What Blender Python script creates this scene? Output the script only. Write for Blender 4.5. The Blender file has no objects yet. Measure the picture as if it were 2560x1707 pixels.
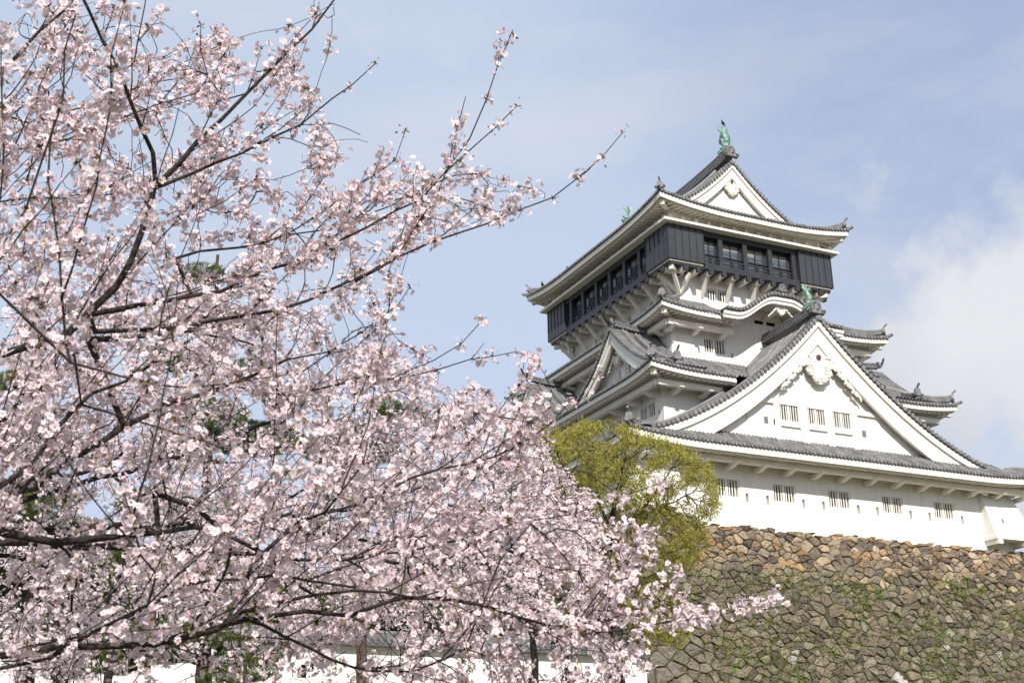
import bpy, bmesh, math, random
import numpy as np
from mathutils import Vector, Matrix, kdtree

random.seed(7); rng = np.random.default_rng(7)
SC = bpy.context.scene
C = SC.collection

# ------------------------------------------------------------------ camera, sky, sun, exposure
CAM = np.array([0., 0., 1.7])
FW = np.array([0.4048134, 0.84625843, 0.34637087])
RT = np.array([0.90427514, -0.42671043, -0.01430661])
UP = np.array([-0.13569297, -0.31900608, 0.93798856])
FPX = 3169.4                                    # focal length in pixels of the 2560 px wide photograph
cd = bpy.data.cameras.new('camera'); cam = bpy.data.objects.new('camera', cd); C.objects.link(cam)
cd.sensor_width = 36; cd.lens = 36*FPX/2560; cd.clip_start = .1; cd.clip_end = 9000
mw = Matrix.Identity(4)
for i in range(3):
    mw[i][0], mw[i][1], mw[i][2], mw[i][3] = RT[i], UP[i], -FW[i], CAM[i]
cam.matrix_world = mw
SC.camera = cam
cd.dof.use_dof = True; cd.dof.focus_distance = 15.; cd.dof.aperture_fstop = 8.

SUN = Vector((-.31, -1., .80)).normalized()
sl = bpy.data.lights.new('sun', 'SUN'); so = bpy.data.objects.new('sun', sl); C.objects.link(so)
sl.energy = 4.3; sl.angle = math.radians(.53); sl.color = (1., .945, .86)
so.rotation_euler = SUN.to_track_quat('Z', 'Y').to_euler()

W = bpy.data.worlds.new('World'); SC.world = W; W.use_nodes = True
nt = W.node_tree; nt.nodes.clear()
def nd(t, **k):
    n = nt.nodes.new(t)
    for a, b in k.items(): setattr(n, a, b)
    return n
def lk(a, b): nt.links.new(a, b)
wout = nd('ShaderNodeOutputWorld'); bg = nd('ShaderNodeBackground')
sky = nd('ShaderNodeTexSky', sky_type='NISHITA', sun_disc=False, sun_elevation=SUN.to_track_quat('Z', 'Y') and math.asin(SUN.z),
         sun_rotation=math.atan2(SUN.x, SUN.y), air_density=1.0, dust_density=2.0, ozone_density=1.4)
tc = nd('ShaderNodeTexCoord')
def wmath(op, a, b=None, clamp=False):
    n = nd('ShaderNodeMath', operation=op, use_clamp=clamp)
    for i, v in enumerate((a, b)):
        if v is None: continue
        if isinstance(v, (int, float)): n.inputs[i].default_value = v
        else: lk(v, n.inputs[i])
    return n.outputs[0]
def wnoise(scale, detail, rough, off=(0, 0, 0), stretch=(1, 1, 1)):
    mp = nd('ShaderNodeMapping'); mp.inputs['Location'].default_value = off; mp.inputs['Scale'].default_value = stretch
    lk(tc.outputs['Generated'], mp.inputs['Vector'])
    n = nd('ShaderNodeTexNoise'); n.inputs['Scale'].default_value = scale
    n.inputs['Detail'].default_value = detail; n.inputs['Roughness'].default_value = rough
    lk(mp.outputs[0], n.inputs['Vector']); return n.outputs['Fac']
def wramp(v, lo, hi):
    n = nd('ShaderNodeMapRange', interpolation_type='SMOOTHSTEP'); n.inputs['From Min'].default_value = lo; n.inputs['From Max'].default_value = hi
    lk(v, n.inputs['Value']); return n.outputs[0]
def wdot(px, py):
    d = FW*FPX+RT*(px-1280)-UP*(py-853.5); d = d/np.linalg.norm(d)
    n = nd('ShaderNodeVectorMath', operation='DOT_PRODUCT'); n.inputs[1].default_value = tuple(d)
    lk(tc.outputs['Generated'], n.inputs[0]); return n.outputs['Value']
n1 = wnoise(5.5, 6, .55, (1.3, .2, 2.0)); n2 = wnoise(4.2, 6, .58, (4, 1, 0), (1, 1, 2.6))
# one bank of cumulus low in the sky on the right of the castle
bank = wmath('ADD', wmath('MULTIPLY', wmath('SUBTRACT', wdot(2760, 1120), 1.0), 8.), wmath('MULTIPLY', n1, .85))
bank = wramp(bank, .21, .335)
veil = wmath('MULTIPLY', wramp(n2, .42, .66), .30)
cl = wmath('MAXIMUM', wmath('MULTIPLY', bank, .93), veil, True)
skb = nd('ShaderNodeMix', data_type='RGBA', blend_type='MULTIPLY'); skb.inputs[0].default_value = 1.
lk(sky.outputs[0], skb.inputs[6]); skb.inputs[7].default_value = (.115, .115, .115, 1)
hz = nd('ShaderNodeMix', data_type='RGBA'); hz.inputs[0].default_value = .86      # thin bright spring haze over the whole sky, deeper blue high on the right
hc = nd('ShaderNodeMix', data_type='RGBA'); lk(wramp(wdot(2600, -150), .92, 1.), hc.inputs[0])
hc.inputs[6].default_value = (.462, .53, .655, 1); hc.inputs[7].default_value = (.325, .395, .555, 1)
lk(skb.outputs[2], hz.inputs[6]); lk(hc.outputs[2], hz.inputs[7])
cn = nd('ShaderNodeValToRGB'); cn.color_ramp.elements[0].color = (.45, .465, .515, 1); cn.color_ramp.elements[1].color = (.615, .62, .64, 1)
cn.color_ramp.elements[0].position = .36; cn.color_ramp.elements[1].position = .62
lk(wnoise(3.4, 5, .5, (2, 7, 1)), cn.inputs[0])
cm = nd('ShaderNodeMix', data_type='RGBA'); lk(cl, cm.inputs[0]); lk(hz.outputs[2], cm.inputs[6]); lk(cn.outputs[0], cm.inputs[7])
lk(cm.outputs[2], bg.inputs['Color']); bg.inputs['Strength'].default_value = 1.0
lk(bg.outputs[0], wout.inputs[0])

SC.view_settings.view_transform = 'Standard'; SC.view_settings.look = 'None'
SC.view_settings.gamma = 1; SC.view_settings.use_curve_mapping = False; SC.view_settings.exposure = 0.42
SC.cycles.max_bounces = 6; SC.cycles.diffuse_bounces = 3; SC.cycles.transparent_max_bounces = 4
SC.cycles.use_denoising = True

# ------------------------------------------------------------------ helpers
def P(px, py, D):
    "point seen at photograph pixel (px,py), D metres away along the viewing axis"
    return CAM + (FW*FPX+RT*(px-1280)-UP*(py-853.5))*(D/FPX)

def tag(o, label=None, cat=None, group=None, kind=None):
    if label: o['label'] = label
    if cat: o['category'] = cat
    if group: o['group'] = group
    if kind: o['kind'] = kind
    return o
def empty(name, loc, label, cat, group=None):
    o = bpy.data.objects.new(name, None); C.objects.link(o); o.location = loc; o.empty_display_size = .3
    return tag(o, label, cat, group)

class M:
    "collects polygons, then links them as ONE mesh object"
    def __init__(s): s.v = []; s.f = []; s.c = []; s.m = []; s.cur = 0; s.col = (1, 1, 1)
    def add(s, pts, faces):
        b = len(s.v); s.v.extend([tuple(map(float, p)) for p in pts])
        for f in faces:
            s.f.append(tuple(b+i for i in f)); s.c.append(s.col); s.m.append(s.cur)
    def poly(s, *p): s.add(p, [tuple(range(len(p)))])
    def hexa(s, b, t): s.add(list(b)+list(t), [(3, 2, 1, 0), (4, 5, 6, 7), (0, 1, 5, 4), (1, 2, 6, 5), (2, 3, 7, 6), (3, 0, 4, 7)])
    def box(s, x0, x1, y0, y1, z0, z1):
        s.hexa([(x0, y0, z0), (x1, y0, z0), (x1, y1, z0), (x0, y1, z0)], [(x0, y0, z1), (x1, y0, z1), (x1, y1, z1), (x0, y1, z1)])
    def obox(s, c, ax, ay, az):
        "box from centre and three half axes"
        c, ax, ay, az = map(np.array, (c, ax, ay, az))
        s.hexa([c-ax-ay-az, c+ax-ay-az, c+ax+ay-az, c-ax+ay-az], [c-ax-ay+az, c+ax-ay+az, c+ax+ay+az, c-ax+ay+az])
    def bar(s, a, b, w, h, upv=(0, 0, 1)):
        a, b = np.array(a, float), np.array(b, float); d = b-a; L = np.linalg.norm(d); d = d/L
        sd = np.cross(d, upv); sd = sd/np.linalg.norm(sd); u = np.cross(sd, d)
        s.obox((a+b)/2, d*L/2, sd*w/2, u*h/2)
    def prism(s, pts, vec):
        n = len(pts); vec = np.array(vec, float); q = [np.array(p, float) for p in pts]
        s.add(q+[p+vec for p in q], [tuple(range(n)), tuple(range(2*n-1, n-1, -1))]+[(i, (i+1) % n, n+(i+1) % n, n+i) for i in range(n)])
    def tube(s, pts, r, n=6, cap=True, flat=1.0):
        pts = [np.array(p, float) for p in pts]; k = len(pts)
        rs = r if hasattr(r, '__len__') else [r]*k
        ref = np.array((0, 0, 1.)); out = []
        for i, p in enumerate(pts):
            d = pts[min(i+1, k-1)]-pts[max(i-1, 0)]; d = d/(np.linalg.norm(d)+1e-9)
            rf = ref if abs(d[2]) < .95 else np.array((1., 0, 0))
            a = np.cross(d, rf); a /= np.linalg.norm(a); b = np.cross(a, d)
            for j in range(n):
                t = 2*math.pi*j/n; out.append(p+(a*math.cos(t)+b*math.sin(t)*flat)*rs[i])
        fs = [(i*n+j, i*n+(j+1) % n, (i+1)*n+(j+1) % n, (i+1)*n+j) for i in range(k-1) for j in range(n)]
        if cap: fs += [tuple(range(n-1, -1, -1)), tuple((k-1)*n+j for j in range(n))]
        s.add(out, fs)
    def cyl(s, a, b, r, n=8, r2=None): s.tube([a, b], [r, r if r2 is None else r2], n)
    def strip(s, rows):
        "rows: list of equally long point lists, quads between neighbours"
        n = len(rows[0]); b = [p for r in rows for p in r]
        s.add(b, [(i*n+j, i*n+j+1, (i+1)*n+j+1, (i+1)*n+j) for i in range(len(rows)-1) for j in range(n-1)])
    def build(s, name, mat, parent=None, smooth=False, label=None, kind=None):
        me = bpy.data.meshes.new(name); me.from_pydata(s.v, [], s.f)
        for mm in (mat if isinstance(mat, (list, tuple)) else [mat]): me.materials.append(mm)
        if any(s.m): me.polygons.foreach_set('material_index', s.m)
        if any(c != (1, 1, 1) for c in s.c):
            at = me.attributes.new('tint', 'FLOAT_COLOR', 'FACE')
            at.data.foreach_set('color', np.array([(*c, 1) for c in s.c], np.float32).ravel())
        if smooth: me.polygons.foreach_set('use_smooth', [True]*len(me.polygons))
        me.update()
        o = bpy.data.objects.new(name, me); C.objects.link(o)
        if parent is not None:
            o.parent = parent; q = parent; off = Vector((0, 0, 0))
            while q: off += q.location; q = q.parent
            o.location = -off                      # vertices are world coordinates
            if parent.type == 'MESH': pass
        return tag(o, label, None, None, kind)

def np_mesh(name, verts, polys, mat, parent=None, tint=None, per='POINT', smooth=False, n=None):
    "verts (N,3), polys (F,k) -> mesh object, quick for big foliage"
    verts = np.asarray(verts, np.float32); polys = np.asarray(polys, np.int32); k = polys.shape[1]
    me = bpy.data.meshes.new(name); me.vertices.add(len(verts)); me.vertices.foreach_set('co', verts.ravel())
    me.loops.add(polys.size); me.loops.foreach_set('vertex_index', polys.ravel())
    me.polygons.add(len(polys)); me.polygons.foreach_set('loop_start', np.arange(0, polys.size, k, dtype=np.int32))
    if tint is not None:
        at = me.attributes.new('tint', 'FLOAT_COLOR', per)
        t = np.ones((len(tint), 4), np.float32); t[:, :3] = tint; at.data.foreach_set('color', t.ravel())
    if smooth: me.polygons.foreach_set('use_smooth', np.ones(len(polys), bool))
    me.materials.append(mat); me.update(calc_edges=True); me.validate()
    o = bpy.data.objects.new(name, me); C.objects.link(o)
    if parent is not None:
        o.parent = parent; o.location = -parent.location
    return o

# ------------------------------------------------------------------ materials
def mat(name, col, rough=.8, spec=.3, metal=0., var=None, scale=3., bump=0., bscale=20., tint=False, trans=0., stretch=None, attr_mul=True):
    m = bpy.data.materials.new(name); m.use_nodes = True; t = m.node_tree; n = t.nodes; b = n['Principled BSDF']
    b.inputs['Roughness'].default_value = rough; b.inputs['Specular IOR Level'].default_value = spec; b.inputs['Metallic'].default_value = metal
    col = (*col, 1); sock = None
    tcn = n.new('ShaderNodeTexCoord'); vec = tcn.outputs['Object']
    if var:
        if stretch:
            mp = n.new('ShaderNodeMapping'); mp.inputs['Scale'].default_value = stretch; t.links.new(vec, mp.inputs[0]); vec2 = mp.outputs[0]
        else: vec2 = vec
        no = n.new('ShaderNodeTexNoise'); no.inputs['Scale'].default_value = scale; no.inputs['Detail'].default_value = 5; no.inputs['Roughness'].default_value = .65
        t.links.new(vec2, no.inputs['Vector'])
        rp = n.new('ShaderNodeValToRGB'); rp.color_ramp.elements[0].position = .32; rp.color_ramp.elements[1].position = .68
        rp.color_ramp.elements[0].color = (*var, 1); rp.color_ramp.elements[1].color = col
        t.links.new(no.outputs['Fac'], rp.inputs[0]); sock = rp.outputs[0]
    if tint:
        at = n.new('ShaderNodeAttribute'); at.attribute_name = 'tint'
        mx = n.new('ShaderNodeMix'); mx.data_type = 'RGBA'; mx.blend_type = 'MULTIPLY'; mx.inputs[0].default_value = 1
        t.links.new(at.outputs['Color'], mx.inputs[6])
        if sock: t.links.new(sock, mx.inputs[7])
        else: mx.inputs[7].default_value = col
        sock = mx.outputs[2]
    if sock: t.links.new(sock, b.inputs['Base Color'])
    else: b.inputs['Base Color'].default_value = col
    if bump:
        nb = n.new('ShaderNodeTexNoise'); nb.inputs['Scale'].default_value = bscale; nb.inputs['Detail'].default_value = 6
        t.links.new(vec, nb.inputs['Vector'])
        bp = n.new('ShaderNodeBump'); bp.inputs['Strength'].default_value = bump; bp.inputs['Distance'].default_value = .05
        t.links.new(nb.outputs['Fac'], bp.inputs['Height']); t.links.new(bp.outputs[0], b.inputs['Normal'])
    if trans:
        tr = n.new('ShaderNodeBsdfTranslucent'); ms = n.new('ShaderNodeMixShader'); ms.inputs[0].default_value = trans
        if sock: t.links.new(sock, tr.inputs['Color'])
        else: tr.inputs['Color'].default_value = col
        t.links.new(b.outputs[0], ms.inputs[1]); t.links.new(tr.outputs[0], ms.inputs[2])
        t.links.new(ms.outputs[0], n['Material Output'].inputs[0])
    return m
PLASTER = mat('white_plaster', (.83, .815, .78), .85, .2, var=(.70, .685, .645), scale=1.1, stretch=(2.2, 2.2, .16), bump=.06, bscale=14)
TRIM = mat('white_trim', (.82, .80, .745), .8, .2, var=(.74, .715, .65), scale=2.2, stretch=(1, 1, .4))
CREAM = mat('cream_timber', (.80, .77, .70), .8, .2, var=(.71, .675, .60), scale=2.0)
TILE = mat('grey_roof_tile', (.215, .215, .22), .55, .45, var=(.105, .105, .112), scale=2.3, tint=True, bump=.25, bscale=9)
DTILE = mat('dark_ridge_tile', (.12, .122, .128), .55, .45, var=(.06, .062, .068), scale=5, tint=True, bump=.4, bscale=12)
DISC = mat('tile_end', (.24, .24, .245), .6, .4, var=(.10, .10, .105), scale=7, tint=True)
BLACK = mat('black_cladding', (.050, .052, .060), .42, .5, var=(.030, .031, .037), scale=1.1, stretch=(1, 1, .3))
BLKTRIM = mat('black_trim', (.030, .031, .036), .5, .4)
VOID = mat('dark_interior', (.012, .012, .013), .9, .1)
GLASS = mat('window_glass', (.075, .095, .12), .10, 1.)
BLIND = mat('window_blind', (.23, .23, .21), .7, .2)
COPPER = mat('verdigris_copper', (.36, .51, .42), .65, .35, var=(.19, .34, .275), scale=5, bump=.4, bscale=14)
RUST = mat('bronze_boss', (.20, .10, .06), .6, .4, var=(.08, .05, .04), scale=8)

# ------------------------------------------------------------------ castle keep
XC = 38.48
KEEP = empty('castle_keep', (39, 57, 13.4), 'white plastered castle keep with grey tiled roofs and an overhanging black top storey', 'castle')

class Rect:
    "one tier of eaves: rectangle, eave height, height profile per side; sides 0 front(-y) 1 right(+x) 2 back 3 left(-x)"
    def __init__(s, x0, x1, y0, y1, z0, hs, up=(.25, 3.2)):
        s.o = [(x0, y0), (x1, y0), (x1, y1), (x0, y1)]
        s.u = [(1, 0), (0, 1), (-1, 0), (0, -1)]; s.n = [(0, 1), (-1, 0), (0, -1), (1, 0)]
        s.L = [x1-x0, y1-y0, x1-x0, y1-y0]; s.z0 = z0
        s.hs = hs if isinstance(hs, (list, tuple)) else [hs]*4; s.up = up
    def lift(s, k, e): return s.up[0]*max(0, 1-e/s.up[1])**2.2
    def z(s, k, a, t):
        e = min(a, s.L[k]-a); h = s.hs[k](t)
        if s.hs[0] is not s.hs[1]:                       # different pitches: meet on the hip
            w = max(0, 1-abs(e-t)/2.2)*(1-min(1, max(0, (t-1.1)/.9))); other = s.hs[1 if k in (0, 2) else 0](t); h = h*(1-w*.5)+other*w*.5
        return s.z0+h+s.lift(k, e)*max(0, 1-t/3.2)
    def p(s, k, a, t, dz=0., tz=None):
        o, u, n = s.o[k], s.u[k], s.n[k]
        return np.array((o[0]+u[0]*a+n[0]*t, o[1]+u[1]*a+n[1]*t, s.z(k, a, t if tz is None else tz)+dz))
    def sweep(s, mb, k, prof, N=None, gap=None):
        "closed profile of (t, dz) swept along the eave of side k, mitred at both corners, following the lift"
        N = N or max(8, int(s.L[k]/.5))
        for f0, f1 in ([(0., 1.)] if not gap else [(0., gap[0]/s.L[k]), (gap[1]/s.L[k], 1.)]):
            rows = []
            for i in range(N+1):
                f = f0+(f1-f0)*i/N; a = s.L[k]*f; zz = s.z0+s.lift(k, min(a, s.L[k]-a)); r = []
                for t, dz in prof:
                    q = s.p(k, t+(s.L[k]-2*t)*f, t); q[2] = zz+dz; r.append(q)
                rows.append(r+[r[0]])
            mb.strip(rows)
            if gap: mb.poly(*rows[0][:-1]); mb.poly(*rows[-1][:-1])

def rnd_grey(lo=.78, hi=1.18, warm=.04):
    g = random.uniform(lo, hi); w = random.uniform(-.2, 1)*warm
    return (g*(1+w), g, g*(1-w))

def tile_surface(R, tmax, sp=.215, tmin=lambda k, a: 0, sides=(0, 1, 2, 3), breaks=(), seg=.42, r=.066, coarse=(1, 2), rng_s=None):
    mb = M()
    for k in sides:
        L = R.L[k]; nrow = int(round(L/sp)); spk = L/nrow
        S = sorted(set([i*spk for i in range(nrow+1)]+[b for b in breaks]+[L-b for b in breaks]))
        for a, b in zip(S[:-1], S[1:]):                  # pan tiles
            if b-a < 1e-6: continue
            mid = (a+b)/2; tm = tmax(k, mid, L)
            ta, tb = tmax(k, a+1e-5, L), tmax(k, b-1e-5, L)
            if tm <= 0: continue
            sa, sb = min(tmin(k, a+1e-5), ta), min(tmin(k, b-1e-5), tb)
            if sa >= ta and sb >= tb: continue
            nseg = max(1, int(tm/(seg*1.6))); mb.col = rnd_grey(.62, .8)
            mb.strip([[R.p(k, a, sa+(ta-sa)*j/nseg) for j in range(nseg+1)], [R.p(k, b, sb+(tb-sb)*j/nseg) for j in range(nseg+1)]])
            mb.col = (.55, .55, .55)
            if sa <= 0: mb.poly(R.p(k, a, 0), R.p(k, b, 0), R.p(k, b, 0, -.085), R.p(k, a, 0, -.085))
        o, u, n = R.o[k], np.array((*R.u[k], 0.)), np.array((*R.n[k], 0.))
        sgk = seg*(3 if k in coarse else 1)
        for i in range(nrow):                             # round cover tiles, one row each
            a = (i+.5)*spk; tm = tmax(k, a, L)
            t0 = tmin(k, a)
            if tm-t0 < .08: continue
            nseg = max(1, int(tm/sgk)); ring = [math.pi*j/4 for j in range(5)]
            prev = None; base = rnd_grey(.85, 1.1)[0]
            for j in range(nseg+1):
                tq = t0+(tm-t0)*j/nseg; c = R.p(k, a, tq-.03*(j == 0), 0, tq)
                cur = [c+u*(r*math.cos(q))+np.array((0, 0, r*math.sin(q)*1.05)) for q in ring]
                if prev is not None:
                    mb.col = tuple(base*q for q in rnd_grey(.72, 1.28))
                    mb.strip([prev, cur])
                prev = cur
            if t0 > 0: continue
            c = R.p(k, a, -.075, .0, 0); mb.cur = 1; mb.col = rnd_grey(.75, 1.2)
            mb.cyl(c, c+n*.09, .083, 8); mb.cur = 0      # round eave-end tile
    return mb

def eave(R, tw, rafter=True, soff=.16, sides=(0, 1, 2, 3), rsp=.325, gaps=None, th=.22, gin=1.15):
    mb = M()
    for k in sides:
        gp = (gaps or {}).get(k); gi = gp and (gp[0]+gin, gp[1]-gin)
        R.sweep(mb, k, [(.03, -.085), (.03, -.085-th), (.14, -.085-th), (.14, -.085)], None, gp)
        R.sweep(mb, k, [(.20, -.2), (.20, -.13-th), (.30, -.13-th), (.30, -.2)], None, gp)
        t_in = tw[k]; mb.cur = 1
        R.sweep(mb, k, [(.12, -.05-th), (t_in, -.05-th+soff*t_in), (t_in, -.0-th+soff*t_in), (.12, -.0-th)], None, gi)
        if rafter:
            L = R.L[k]; nr = int(L/rsp); u = np.array((*R.u[k], 0.))
            for i in range(nr+1):
                a = (L-nr*rsp)/2+i*rsp; e = min(a, L-a)
                if e < .35 or (gi and gi[0] < a < gi[1]): continue
                zz = R.z0+R.lift(k, e); te = min(t_in, e)
                p0 = R.p(k, a, .22); p0[2] = zz-.185-th; p1 = R.p(k, a, te); p1[2] = zz-.17-th+soff*te
                mb.hexa([p0-u*.065, p0+u*.065, p1+u*.065, p1-u*.065], [p0-u*.065+(0, 0, .13), p0+u*.065+(0, 0, .13), p1+u*.065+(0, 0, .13), p1-u*.065+(0, 0, .13)])
        # hip rafter with its heavy square end
        o = R.o[k]; d = np.array((R.n[k][0]+R.u[k][0], R.n[k][1]+R.u[k][1], 0.)); zc = R.z0+R.lift(k, 0)+.23-th
        a = np.array((*o, zc-.50))+d*.26; b = np.array((*o, zc-.40+soff*2))+d*2.2
        mb.bar(a, b, .26, .27); mb.cur = 0
    return mb

def ridge_bar(mb, pts, w, h, cap=.09, lines=3):
    "stacked-tile ridge along pts (base centre line): courses stepping in, round cap on top"
    pts = [np.array(p, float) for p in pts]
    for i in range(len(pts)-1):
        a, b = pts[i], pts[i+1]; d = b-a; d[2] = 0; ln = np.linalg.norm(d)
        if ln < 1e-6: d = np.array((1., 0, 0)); ln = 1
        d /= ln; s = np.array((-d[1], d[0], 0))
        for q in range(lines):
            z0, z1 = h*q/lines, h*(q+1)/lines-.012; ww = w/2*(1-.10*q)
            mb.col = rnd_grey(.8, 1.2)
            mb.hexa([a-s*ww+(0, 0, z0), b-s*ww+(0, 0, z0), b+s*ww+(0, 0, z0), a+s*ww+(0, 0, z0)],
                    [a-s*ww+(0, 0, z1), b-s*ww+(0, 0, z1), b+s*ww+(0, 0, z1), a+s*ww+(0, 0, z1)])
    mb.col = (1.2, 1.2, 1.2)
    mb.tube([p+(0, 0, h+cap*.3) for p in pts], cap, 8)

def oni(mb, c, out, size, horn=True, hexa=True):
    "demon-face ridge-end tile: shouldered plate with curled sides, hexagon crest, round horn tile above"
    o = np.array(out, float); o /= np.linalg.norm(o); l = np.array((-o[1], o[0], 0)); c = np.array(c, float); s = size
    prof = [(-.30, 0), (-.52, -.06), (-.62, .10), (-.52, .27), (-.36, .24), (-.34, .55), (-.24, .76), (0, .82), (.24, .76), (.34, .55), (.36, .24), (.52, .27), (.62, .10), (.52, -.06), (.30, 0)]
    mb.prism([c+l*x*s+np.array((0, 0, z*s)) for x, z in prof], -o*s*.24)
    mb.col = (.45, .45, .45)
    if hexa:
        for k in range(6):
            a0, a1 = math.pi/6+k*math.pi/3, math.pi/6+(k+1)*math.pi/3
            if k in (0, 3): continue
            q0 = c+l*math.cos(a0)*.23*s+np.array((0, 0, (.45+.25*math.sin(a0))*s)); q1 = c+l*math.cos(a1)*.23*s+np.array((0, 0, (.45+.25*math.sin(a1))*s))
            mb.bar(q0+o*.012, q1+o*.012, .06*s, .06*s, upv=o)
    mb.col = (1, 1, 1)
    for sg in (-1, 1):
        sp = [c+l*sg*s*(.47+.14*(1-t*.75)*math.cos(t*7))+np.array((0, 0, s*(.10+.14*(1-t*.75)*math.sin(t*7))))+o*.03*s for t in np.linspace(0, 1, 9)]
        mb.tube(sp, .045*s, 5)
    if horn:
        b = c+np.array((0, 0, .78*s))-o*.15*s; t = b+o*.42*s+np.array((0, 0, .40*s))
        mb.cyl(b, t, .10*s, 8); mb.col = (1.6, 1.6, 1.6); mb.cyl(t, t+(t-b)*.06, .13*s, 8); mb.col = (1, 1, 1)

def hip_ridges(R, T, keep, sides=(0, 1, 2, 3), tend=None, h=.26, w=.26):
    for k in sides:
        mb = M(); d = np.array((R.n[k][0]+R.u[k][0], R.n[k][1]+R.u[k][1], 0.)); T1 = T if tend is None else tend
        pts = []
        for i in range(9):
            t = .12+(T1-.12)*i/8; q = R.p(k, t, t, .02); q[2] += .20*max(0, 1-t/1.0)**2; pts.append(q)
        ridge_bar(mb, pts, w, h, .085)
        c = pts[0]; out = -d/np.linalg.norm(d)
        oni(mb, c+out*.05+(0, 0, .02), out, .46, True, False)
        q = R.p(k, 0, 0, .02); mb.bar(q-out*.3, q+out*.16+(0, 0, .07), .17, .12); mb.cyl(q+out*.12+(0, 0, .06), q+out*.26+(0, 0, .13), .085, 8)
        mb.build('hip_ridge', [TILE], keep)

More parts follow.
